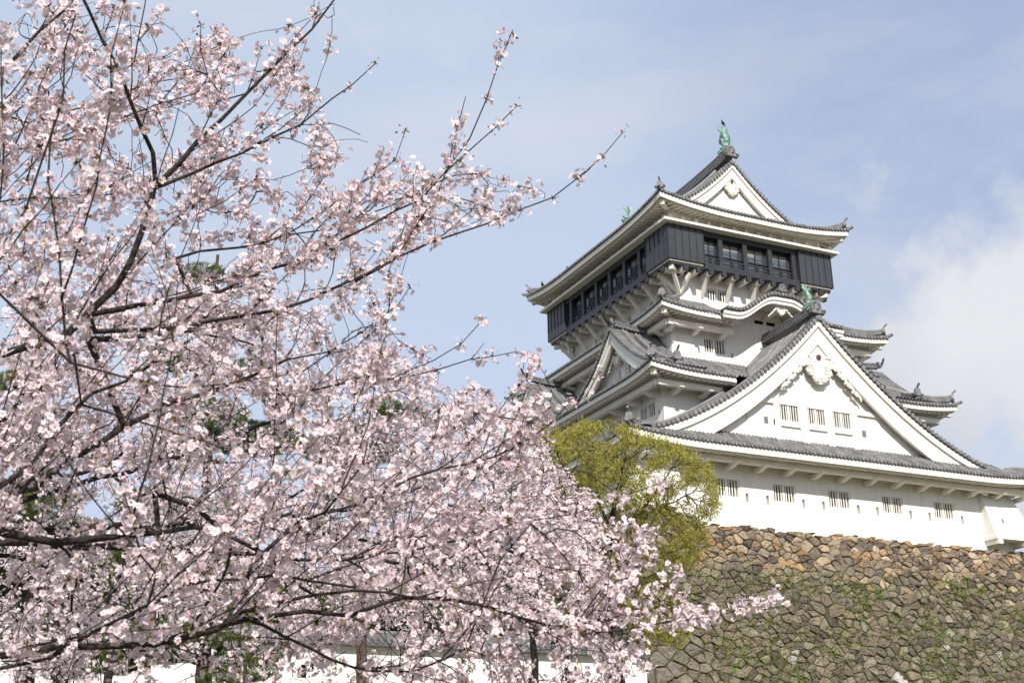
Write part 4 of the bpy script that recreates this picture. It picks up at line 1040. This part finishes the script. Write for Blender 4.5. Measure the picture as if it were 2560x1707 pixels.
limb(Z4((705, 850), (850, 790), (980, 740), (1100, 690), (1230, 620), (1350, 570), (1500, 450), (1590, 385), (1700, 280)), 5.6, 6.3, 10, 2.5, A[-1])
B = limb(Z4((400, 1425), (600, 1380), (760, 1365), (870, 1345), (1000, 1320), (1120, 1260), (1230, 1210), (1330, 1180), (1420, 1130)), 5.6, 6.2, 15, 6, 'near')
L8 = limb(Z4((430, 1500), (800, 1475), (1100, 1440), (1390, 1360), (1540, 1300), (1700, 1210), (1800, 1160), (1950, 1090), (2080, 1050), (2250, 1000), (2352, 955), (2500, 885), (2625, 800), (2715, 715), (2820, 600)), 5.8, 6.9, 13, 2, 'near')
limb(Z4((1490, 1110), (1650, 1040), (1800, 960), (1900, 890), (2020, 770), (2110, 690), (2230, 580), (2330, 480)), 6.2, 6.6, 7, 2.5, 'near')
L10 = limb(Z4((1610, 1270), (1800, 1140), (1880, 1030), (1950, 930), (2030, 760), (2130, 620), (2190, 460), (2250, 310), (2310, 160)), 6.3, 6.7, 8, 2.2, 'near')
limb(Z4((2050, 720), (2065, 600), (2085, 520), (2110, 440)), 6.5, 6.6, 3, 2, 'near')
limb(Z4((400, 1535), (700, 1520), (880, 1490), (960, 1400), (1060, 1320)), 6.4, 6.8, 17, 6, 'near')
limb(Z4((790, 1170), (900, 1140), (1080, 1120), (1290, 1070), (1480, 1040), (1650, 980)), 6.0, 6.5, 8, 3, 'near')
N1 = limb(Z4((-80, 1240), (0, 1110), (110, 950), (190, 720), (240, 560), (280, 440), (300, 250), (330, 60)), 4.2, 4.4, 12, 4)
limb(Z4((320, 1640), (300, 1540), (290, 1350), (275, 1120), (240, 900), (215, 820)), 4.2, 4.4, 8, 4, 'near')
limb(Z5((200, 0), (330, 60), (350, 290)), 4.3, 4.5, 7, 5, 'near')
limb(Z4((-80, 800), (60, 690), (300, 640), (520, 550), (720, 480), (900, 420)), 6.0, 6.4, 9, 3)
limb(Z4((-80, 420), (80, 260), (170, 140), (300, 20), (360, -60)), 5.0, 5.2, 12, 7)
limb(Z4((-80, 640), (150, 560), (380, 480), (560, 420), (690, 380), (960, 330)), 6.4, 6.8, 10, 3)
limb(Z4((-60, 920), (150, 905), (400, 890), (560, 870)), 6.2, 6.4, 10, 4)
L3 = limb(Z5((-60, 850), (60, 880), (250, 910), (450, 900), (560, 885), (720, 860), (870, 850), (1050, 850), (1300, 790)), 5.6, 6.5, 34, 9)
limb(Z5((700, 690), (880, 750), (1030, 880), (1170, 950), (1300, 990), (1450, 1000), (1700, 980), (1980, 925), (2200, 860)), 6.3, 7.0, 14, 4, 'near')
L5 = limb(Z5((-60, 1430), (0, 1420), (250, 1390), (520, 1390), (700, 1370), (900, 1340), (1000, 1300), (1130, 1265), (1380, 1240), (1580, 1240), (1800, 1170), (2000, 1165), (2200, 1200), (2352, 1250), (2480, 1290)), 4.9, 5.9, 30, 7)
limb(Z5((980, 1310), (1100, 1230), (1200, 1190), (1420, 1150), (1600, 1130), (1750, 1150), (2000, 1180)), 5.2, 5.6, 13, 5, 'near')
L6 = limb(Z5((-60, 1500), (230, 1430), (430, 1310), (560, 1250), (680, 1190), (850, 1110), (940, 1095), (1110, 1080), (1260, 1065), (1390, 1080), (1600, 1120)), 4.8, 5.6, 14, 6)
L6b = limb(Z5((1120, 1075), (1140, 1010), (1250, 910), (1340, 830), (1450, 790), (1620, 740), (1860, 620), (2110, 560), (2350, 480), (2480, 380), (2580, 290)), 5.3, 6.6, 13, 3, 'near')
limb(Z5((1470, 780), (1540, 690), (1640, 560), (1660, 440)), 5.5, 5.6, 7, 3, 'near')
limb(Z5((1100, 1255), (1300, 1340), (1500, 1450), (1700, 1490), (1860, 1500), (2100, 1390)), 5.4, 6.2, 9, 5, 'near')
limb(Z5((670, 1195), (690, 1060), (640, 960), (600, 800), (540, 640), (500, 560)), 4.5, 4.4, 8, 3, 'near')
r0_ = len(T.p)
R1b = limb([(1300, 1560), (1420, 1590), (1545, 1572), (1640, 1560), (1720, 1548), (1840, 1530), (1905, 1505)], 5.9, 6.6, 6, 2, 'near')
limb([(1420, 1590), (1480, 1500), (1560, 1400), (1600, 1330)], 6.0, 6.3, 5, 2, 'near')
limb([(1250, 1400), (1330, 1300), (1440, 1280), (1550, 1240), (1640, 1210)], 6.3, 6.6, 4, 2, 'near')
for j_ in range(r0_, len(T.p)): T.rmin[j_] = -abs(T.rmin[j_]) if T.rmin[j_] < .0045 else T.rmin[j_]
limb([(1240, 1040), (1270, 1000), (1305, 960), (1310, 900)], 6.6, 6.6, 3.5, 2, 'near')
limb([(1180, 1200), (1300, 1110), (1400, 1040), (1470, 990), (1500, 930)], 6.6, 6.8, 4, 2, 'near')
limb([(700, 990), (850, 960), (1000, 945), (1090, 925), (1180, 895), (1290, 880)], 7.0, 7.4, 6, 2, 'near')
limb([(950, 960), (1090, 900), (1150, 860), (1200, 800)], 7.0, 7.3, 3.5, 2, 'near')
limb([(820, 880), (900, 830), (960, 790), (1000, 760), (1020, 715)], 6.6, 6.8, 4, 2, 'near')
limb([(870, 480), (930, 440), (990, 400), (1015, 325)], 6.6, 6.6, 3.5, 2, 'near')
limb([(335, 160), (350, 100), (365, 20), (372, -20)], 5.4, 5.4, 4, 2.5, 'near')
limb([(560, 250), (520, 190), (500, 120), (505, 65)], 5.9, 5.9, 4, 2, 'near')

MASK = [(x*DS, y*DS) for x, y in [(0, 0), (270, 0), (310, 60), (330, 160), (400, 110), (480, 60), (560, 120), (650, 60), (720, 0), (800, 0), (750, 80), (700, 130), (690, 220), (770, 250), (745, 300), (850, 310),
        (880, 400), (1000, 375), (1085, 350), (1110, 400), (1010, 450), (1180, 420), (1270, 450), (1230, 490), (1110, 555), (1000, 560), (900, 620), (890, 660), (770, 700), (905, 720), (890, 760), (940, 800), (1010, 830),
        (900, 910), (1000, 905), (1040, 870), (1050, 940), (1150, 930), (1230, 900), (1290, 930), (1240, 1000), (1290, 1090), (1350, 1110), (1380, 1190), (1480, 1190), (1520, 1240), (1490, 1300), (1590, 1330), (1620, 1440), (1480, 1480),
        (1400, 1500), (1430, 1560), (1400, 1620), (0, 1620)]]
def sample_mask(n, poly, D0, D1, dens=None):
    out = []; x0, x1 = min(q[0] for q in poly), max(q[0] for q in poly); y0, y1 = min(q[1] for q in poly), max(q[1] for q in poly)
    while len(out) < n:
        x, y = rng.uniform(x0, x1), rng.uniform(y0, y1)
        if in_poly(poly, x, y) and (dens is None or rng.random() < dens(x, y)): out.append(P(x, y, rng.uniform(D0, D1)))
    return out
# side shoots: long, nearly straight twigs fanning up and to the right off the limbs
MASK_W = [(x+25 if x > 5 else x-120, y) for x, y in MASK]
def to_px(q):
    v = q-CAM; w = v@FW; return 1280+FPX*(v@RT)/w, 853.5-FPX*(v@UP)/w
def shoots(nodes, prob, lmin, lmax, r0):
    made = []
    for i in nodes:
        if T.par[i] < 0 or rng.random() > prob: continue
        d = T.p[i]-T.p[T.par[i]]; d = d/(np.linalg.norm(d)+1e-9); sd = np.cross(d, rng.normal(0, 1, 3)); sd /= np.linalg.norm(sd)+1e-9
        if sd @ UP < -.35: sd = -sd
        if sd @ FW < .15 and rng.random() < .85: sd = sd+FW*(.35-2*min(0, sd @ FW)); sd /= np.linalg.norm(sd)
        v = d*rng.uniform(.55, .95)+sd*rng.uniform(.35, .8)+RT*.22+UP*.26; v /= np.linalg.norm(v)
        L = rng.uniform(lmin, lmax)*rng.uniform(.6, 1); e = T.p[i]+v*L; k = 0
        while k < 5 and not in_poly(MASK_W, *to_px(e)): L *= .7; e = T.p[i]+v*L; k += 1
        if L < .12: continue
        mid = T.p[i]+v*L*.5+rng.normal(0, .035, 3)*L; ids = T.limb([T.p[i], mid, e+UP*.06*L], r0, .0016, i, .09, .003)
        for j in ids: T.rmin[j] = -T.rmin[j]              # marks a shoot
        made += ids[2:]
    return made
base_nodes = [i for i in range(len(T.p)) if .0025 < T.rmin[i] < .03]
s1_ = shoots(base_nodes, .5, .45, 1.25, .0042)
s2_ = shoots(s1_, .14, .25, .7, .0028)
print('shoots', len(s1_), len(s2_))
SHOOT = np.array(T.rmin) < 0
T.rmin = [abs(r_) for r_ in T.rmin]
holes = [(600, 1090, 130), (400, 1620, 120), (900, 1060, 90), (640, 330, 130), (250, 900, 40), (900, 430, 70), (780, 860, 60), (480, 330, 60), (330, 600, 40)]
def dens_near(x, y):
    d = 1.
    for hx, hy, hr in holes:
        d *= min(1, .15+.85*max(0, (math.hypot(x-hx, y-hy)/hr-.5)))
    return d*(.85 if y > 700 else .9)*(.5 if x < 420 and 1150 < y < 1500 else 1)
T.grow(sample_mask(2600, MASK, 5.7, 8.6, dens_near)+sample_mask(420, [(850, 1530), (1560, 1470), (1600, 1730), (850, 1730)], 5.4, 7.)+[P(x_+rng.normal(0, 17), y_+rng.normal(0, 15), rng.uniform(6., 6.7)) for x_, y_ in [(1480, 1250), (1510, 1300), (1560, 1400), (1600, 1335), (1630, 1225), (1655, 1215), (1560, 1560), (1635, 1555), (1690, 1548), (1740, 1545), (1790, 1535), (1850, 1525), (1900, 1505), (1600, 1590), (1550, 1610), (1540, 1500), (1590, 1440)] for _ in range(7)], .08, .42, .12, 80, tuple(RT*.22+UP*.22), .10, .75)
T.shoot = SHOOT; T.radii(.0019, 2.35, .016)
root = empty('cherry_tree', tuple(base), 'nearest blossoming cherry tree, dark limbs reaching in from the left edge across half the picture', 'tree', 'cherry trees in blossom')
T.mesh('trunk', BARK, root)
nfl = blossom(T, root, 1850, (7, 15), .043, .0182, .0085, True, True, lambda q: ((q-CAM) @ FW > 5.7) | (rng.random(len(q)) < .38))
print('near nodes', len(T.p), 'flowers', nfl)

# ---- further cherry trees
def far_cherry(bx, by, D, D0, D1, poly, natt, nclus, per, spread, size, label, detail, seed_pts=None, step=.2, dk=.3, thin=.02, tip=.003, keep=None, cap=.05):
    t = Tree(); b = P(bx, by, D); b[2] = ground_z(b[0], b[1])-.05
    top = P(*seed_pts[0], D) if seed_pts else P(bx, by-250, D)
    ids = t.limb([b, b*.45+top*.55+rng.normal(0, .05, 3), top], .16 if D < 20 else .085, .11 if D < 20 else .06, step=.25)
    for s_ in (seed_pts or [])[1:]: t.limb([top, (top+P(*s_, (D0+D1)/2))/2+rng.normal(0, .15, 3), P(*s_, rng.uniform(D0, D1))], .04*D/20+.01, .012, ids[-1], .2, .02)
    t.grow(sample_mask(natt, poly, D0, D1, keep), step, step*9, dk, 60, (0, 0, .08))
    t.radii(tip, 2.3, cap)
    rt = empty('cherry_tree', tuple(b), label, 'tree', 'cherry trees in blossom'); t.mesh('trunk', BARK, rt)
    n = blossom(t, rt, nclus, per, spread, size, thin, detail, False)
    print(label, len(t.p), n)
LOW = [(0, 640), (330, 680), (700, 720), (900, 830), (1080, 900), (1130, 1000), (1300, 1010), (1400, 1180), (1480, 1290), (1520, 1400), (1480, 1560), (1250, 1590), (1000, 1560), (700, 1640), (0, 1720)]
far_cherry(-380, 1700, 10.5, 8.6, 12.5, LOW, 2300, 2500, (7, 14), .054, .018, 'second cherry tree, smaller paler flowers seen through the nearest branches', True,
           [(-300, 1350), (300, 1150), (700, 1050), (1000, 1350), (800, 1480), (300, 1500), (100, 900), (1200, 1250), (1350, 1420)], .12, .17, .012, .0019,
           lambda x, y: .3 if (x < 420 and 1150 < y < 1560) else .07 if (470 < x < 780 and 1000 < y < 1170) or (250 < x < 700 and y > 1520) or (x < 330 and 1200 < y < 1330) else .95, .03)
RIGHT = [(1060, 1030), (1130, 1000), (1200, 985), (1290, 1000), (1320, 1080), (1370, 1120), (1440, 1210), (1490, 1240), (1500, 1330), (1430, 1420), (1300, 1500), (1100, 1520), (980, 1400), (960, 1200), (1000, 1100)]
far_cherry(1340, 1900, 24, 22, 26.5, RIGHT, 1700, 4200, (7, 13), .12, .0235, 'misty pale pink cherry tree standing between the near branches and the yellow green tree', False,
           [(1330, 1480), (1250, 1250), (1100, 1250), (1350, 1300), (1180, 1120), (1320, 1400), (1060, 1400)], .20, .28, .02, .0032)
LFT = [(-150, 1280), (150, 1300), (330, 1400), (560, 1380), (640, 1480), (500, 1560), (380, 1600), (150, 1680), (-150, 1700)]
far_cherry(150, 1950, 17, 15, 19, LFT, 800, 900, (6, 11), .085, .021, 'shaded cherry tree low in the left corner behind the heavy limbs', False,
           [(150, 1600), (60, 1420), (300, 1450), (480, 1460), (100, 1560)], .2, .28, .018, .0035)
CEN = [(620, 1400), (760, 1330), (980, 1360), (1250, 1480), (1480, 1560), (1460, 1600), (1300, 1625), (1050, 1640), (900, 1560), (760, 1560)]
far_cherry(1430, 1950, 30, 28.5, 32, CEN, 700, 1500, (6, 11), .13, .025, 'small cherry tree in front of the white plaster wall', False,
           [(1410, 1585), (900, 1500), (1250, 1560), (1000, 1460), (1350, 1585)], .22, .32, .02, .004)

MIDP = [(230, 1120), (420, 1020), (700, 1060), (980, 1040), (1060, 1200), (1040, 1420), (900, 1500), (640, 1480), (420, 1420), (260, 1330)]
far_cherry(240, 1900, 20, 18, 22.5, MIDP, 1000, 1700, (6, 12), .11, .0225, 'pale cherry tree in the middle distance between the two pines', False,
           [(300, 1450), (500, 1250), (850, 1200), (640, 1120), (950, 1350), (380, 1300)], .2, .3, .02, .0038, lambda x, y: 0 if math.hypot(x-600, y-1090) < 190 or y > 1470 and x < 700 else 1.)

# ---- pines
def pine(bx, D, ytop, pads, label, r0, lean=0, dens=1.0, grp='dark pines behind the blossom', nm='pine_tree', big=1.):
    b = P(bx, 1750, D); b[2] = ground_z(b[0], b[1])-.05; top = P(bx+lean, ytop, D)
    t = Tree(); ids = t.limb([b, b*.6+top*.4+rng.normal(0, .12, 3), b*.25+top*.75+rng.normal(0, .15, 3), top], r0, .04, step=.3, wob=.02)
    rt = empty(nm, tuple(b), label, 'tree', grp)
    A_, B_, W_, Tn = [], [], [], []
    for (x, y, w, h) in pads:
        c = P(x, y, D+rng.uniform(-1, 1)); m = D/FPX
        st = t.nearest(c-np.array((0, 0, .6))); pb = np.array(t.p[st]); t.limb([pb, (pb+c)/2+np.array((0, 0, -.15))+rng.normal(0, .1, 3), c], .05, .015, st, .25)
        nt_ = int(max(30, w*h*.030*dens*(D/30))); hub = len(t.p)-1
        for _ in range(nt_):
            q = rng.normal(0, 1, 3); q /= max(1., np.linalg.norm(q)); q = c+(RT*q[0]*w*m/2+np.array((0, 0, 1.))*q[1]*h*m/2+FW*q[2]*w*m*.4)
            if rng.random() < .25: t.limb([c, q], .012, .006, hub, .5)
            g0 = np.array((.060, .100, .022))*rng.uniform(.55, 1.6) if rng.random() < .8 else np.array((.15, .17, .035))
            d = rng.normal(0, 1, (15, 3))+np.array((0, 0, 1.1)); d /= np.linalg.norm(d, axis=1, keepdims=True)
            A_.append(np.repeat(q[None], 15, 0)); B_.append(q+d*rng.uniform(.09, .17, (15, 1))*big); W_.append(np.full(15, .0065*big**2.2)); Tn.append(g0*rng.uniform(.8, 1.25, (15, 1)))
    t.radii(.01); t.mesh('trunk', PBARK, rt)
    slivers('crown', np.vstack(A_), np.vstack(B_), np.concatenate(W_), NEEDLE, rt, np.vstack(Tn))
pine(512, 33, 640, [(500, 690, 120, 60), (560, 800, 150, 60), (450, 900, 170, 70), (620, 930, 130, 60), (640, 1100, 240, 90), (520, 1040, 200, 70), (440, 1120, 160, 80), (720, 1000, 120, 60), (560, 1290, 180, 70), (380, 1260, 170, 80),
     (400, 1600, 280, 110), (520, 1570, 200, 80), (300, 1640, 150, 90), (620, 1650, 170, 110), (560, 1700, 120, 60)], 'tall pine with its bare trunk in front of the white plaster wall', .24, 30)
pine(905, 37, 980, [(1000, 1040, 130, 70), (950, 1020, 90, 50), (880, 1080, 120, 70), (820, 1120, 130, 90), (930, 1130, 140, 70), (860, 1220, 160, 80), (960, 1260, 130, 70), (800, 1330, 150, 70)], 'pine with a bushy top rising above the blossom near the castle', .2, 0)
pine(60, 30, 900, [(60, 960, 150, 70), (0, 1080, 170, 80), (130, 1120, 150, 70), (60, 1260, 250, 110), (160, 1340, 200, 90), (20, 1400, 200, 100), (120, 1480, 260, 110), (60, 1580, 260, 120), (200, 1640, 180, 100), (-60, 1500, 160, 120), (260, 1380, 160, 80)],
     'dark pine in the shade at the left edge of the picture', .26, 10, 1.3)

for i_, (bx, pads, lb) in enumerate(((-60, [(-160, 1500, 420, 200), (60, 1470, 420, 210), (-40, 1400, 300, 160), (120, 1570, 360, 160), (-150, 1600, 300, 150)], 'dark evergreen tree behind the plaster wall at the left edge'),
        (520, [(380, 1480, 420, 200), (600, 1500, 440, 200), (480, 1420, 300, 150), (700, 1560, 340, 140), (300, 1570, 340, 140)], 'dark evergreen tree behind the plaster wall and the pine trunk'),
        (1080, [(960, 1500, 400, 180), (1150, 1490, 420, 200), (1060, 1420, 300, 150), (1260, 1560, 360, 130), (860, 1555, 300, 110)], 'dark evergreen tree behind the plaster wall nearest the rampart'))):
    pine(bx, 57, 1430, pads, lb, .3, 0, 1.25, 'dark evergreens behind the plaster wall', 'evergreen_tree', 1.7)

# ---- the fresh yellow green tree against the castle
YG = [(x*DS, y*DS) for x, y in [(1190, 1030), (1230, 985), (1330, 972), (1450, 985), (1560, 1020), (1630, 1070), (1655, 1130), (1655, 1185), (1610, 1210), (1640, 1250), (1590, 1300), (1560, 1350), (1600, 1420), (1560, 1500), (1490, 1500), (1420, 1440), (1330, 1340), (1290, 1200), (1210, 1110)]]
t = Tree(); b = P(1575, 1800, 39.); b[2] = ground_z(b[0], b[1])-.05; kn = P(1525, 1330, 39.)
ids = t.limb([b, P(1520, 1560, 39), kn], .13, .10, step=.3, wob=.02)
for s_, dd in (((1400, 1150), 38.3), ((1480, 1110), 39.5), ((1590, 1120), 40.2), ((1680, 1170), 38.6), ((1730, 1230), 39.4), ((1640, 1260), 38.0), ((1370, 1240), 39.8), ((1560, 1160), 38.), ((1600, 1420), 37.8), ((1660, 1520), 38.3)):
    q = P(*s_, dd); t.limb([kn, (kn+q)/2+np.array((0, 0, -.18))+rng.normal(0, .12, 3), q], .055, .018, ids[-1], .2, .015)
lump = lambda x, y: .12+.88*(math.sin(x*.035+1.5*math.sin(y*.021))*math.sin(y*.045+x*.012) > -.3)
t.grow(sample_mask(4400, YG, 36.6, 41.2, lump), .16, 1.6, .22, 70, (0, 0, .22), .22, .3)
t.radii(.0062, 2.25, .07)
rt = empty('yellow_green_tree', tuple(b), 'round tree with fresh yellow green leaves in front of the castle wall and rampart', 'tree'); t.mesh('trunk', mat('grey_bark', (.060, .05, .038), .9, .2, var=(.028, .024, .02), scale=8), rt)
p = np.array(t.p); term = t.kids == 0; pt_ = np.array(t.par); near_t = term.copy(); near_t[pt_[term & (pt_ >= 0)]] = True; cand = np.where((t.r < .0125) & (near_t | (rng.random(len(p)) < .22)))[0]; k = np.repeat(cand, 27); n = len(k)
dirn = p[k]-p[np.array(t.par)[k]]; dirn /= np.linalg.norm(dirn, axis=1, keepdims=True)+1e-9
a = p[k]+rng.normal(0, .075, (n, 3)); d = dirn*.6+rng.normal(0, .55, (n, 3))+np.array((0, 0, .75)); d /= np.linalg.norm(d, axis=1, keepdims=True)
gcol = np.where(rng.random((n, 1)) < .7, np.array([[.41, .37, .075]]), np.array([[.27, .26, .06]]))*rng.uniform(.7, 1.2, (n, 1))
slivers('crown', a, a+d*rng.uniform(.06, .13, (n, 1)), rng.uniform(.009, .019, n), LEAF, rt, gcol)
print('yellow tree', len(p), n)

# ---- pink paper lantern hung among the trees
q = P(470, 1537, 27); L = M(); prof = [(.025, -.085), (.045, -.07), (.055, 0), (.045, .07), (.025, .085)]
L.tube([q+np.array((0, 0, z)) for r, z in prof], [r for r, z in prof], 12)
lo = L.build('paper_lantern', mat('pink_paper', (.62, .24, .32), .7, .2), None, True); tag(lo, 'small pink paper lantern hanging beside the pine trunk', 'lantern')
c = M(); c.cyl(q+(0, 0, .08), q+(0, 0, .10), .03, 10); c.cyl(q-(0, 0, .10), q-(0, 0, .08), .03, 10); c.build('lantern_cap', BLKTRIM, lo); c = M(); c.cyl(q+(0, 0, .095), q+(0, 0, 1.1), .006, 5); c.build('cord', BLKTRIM, lo)
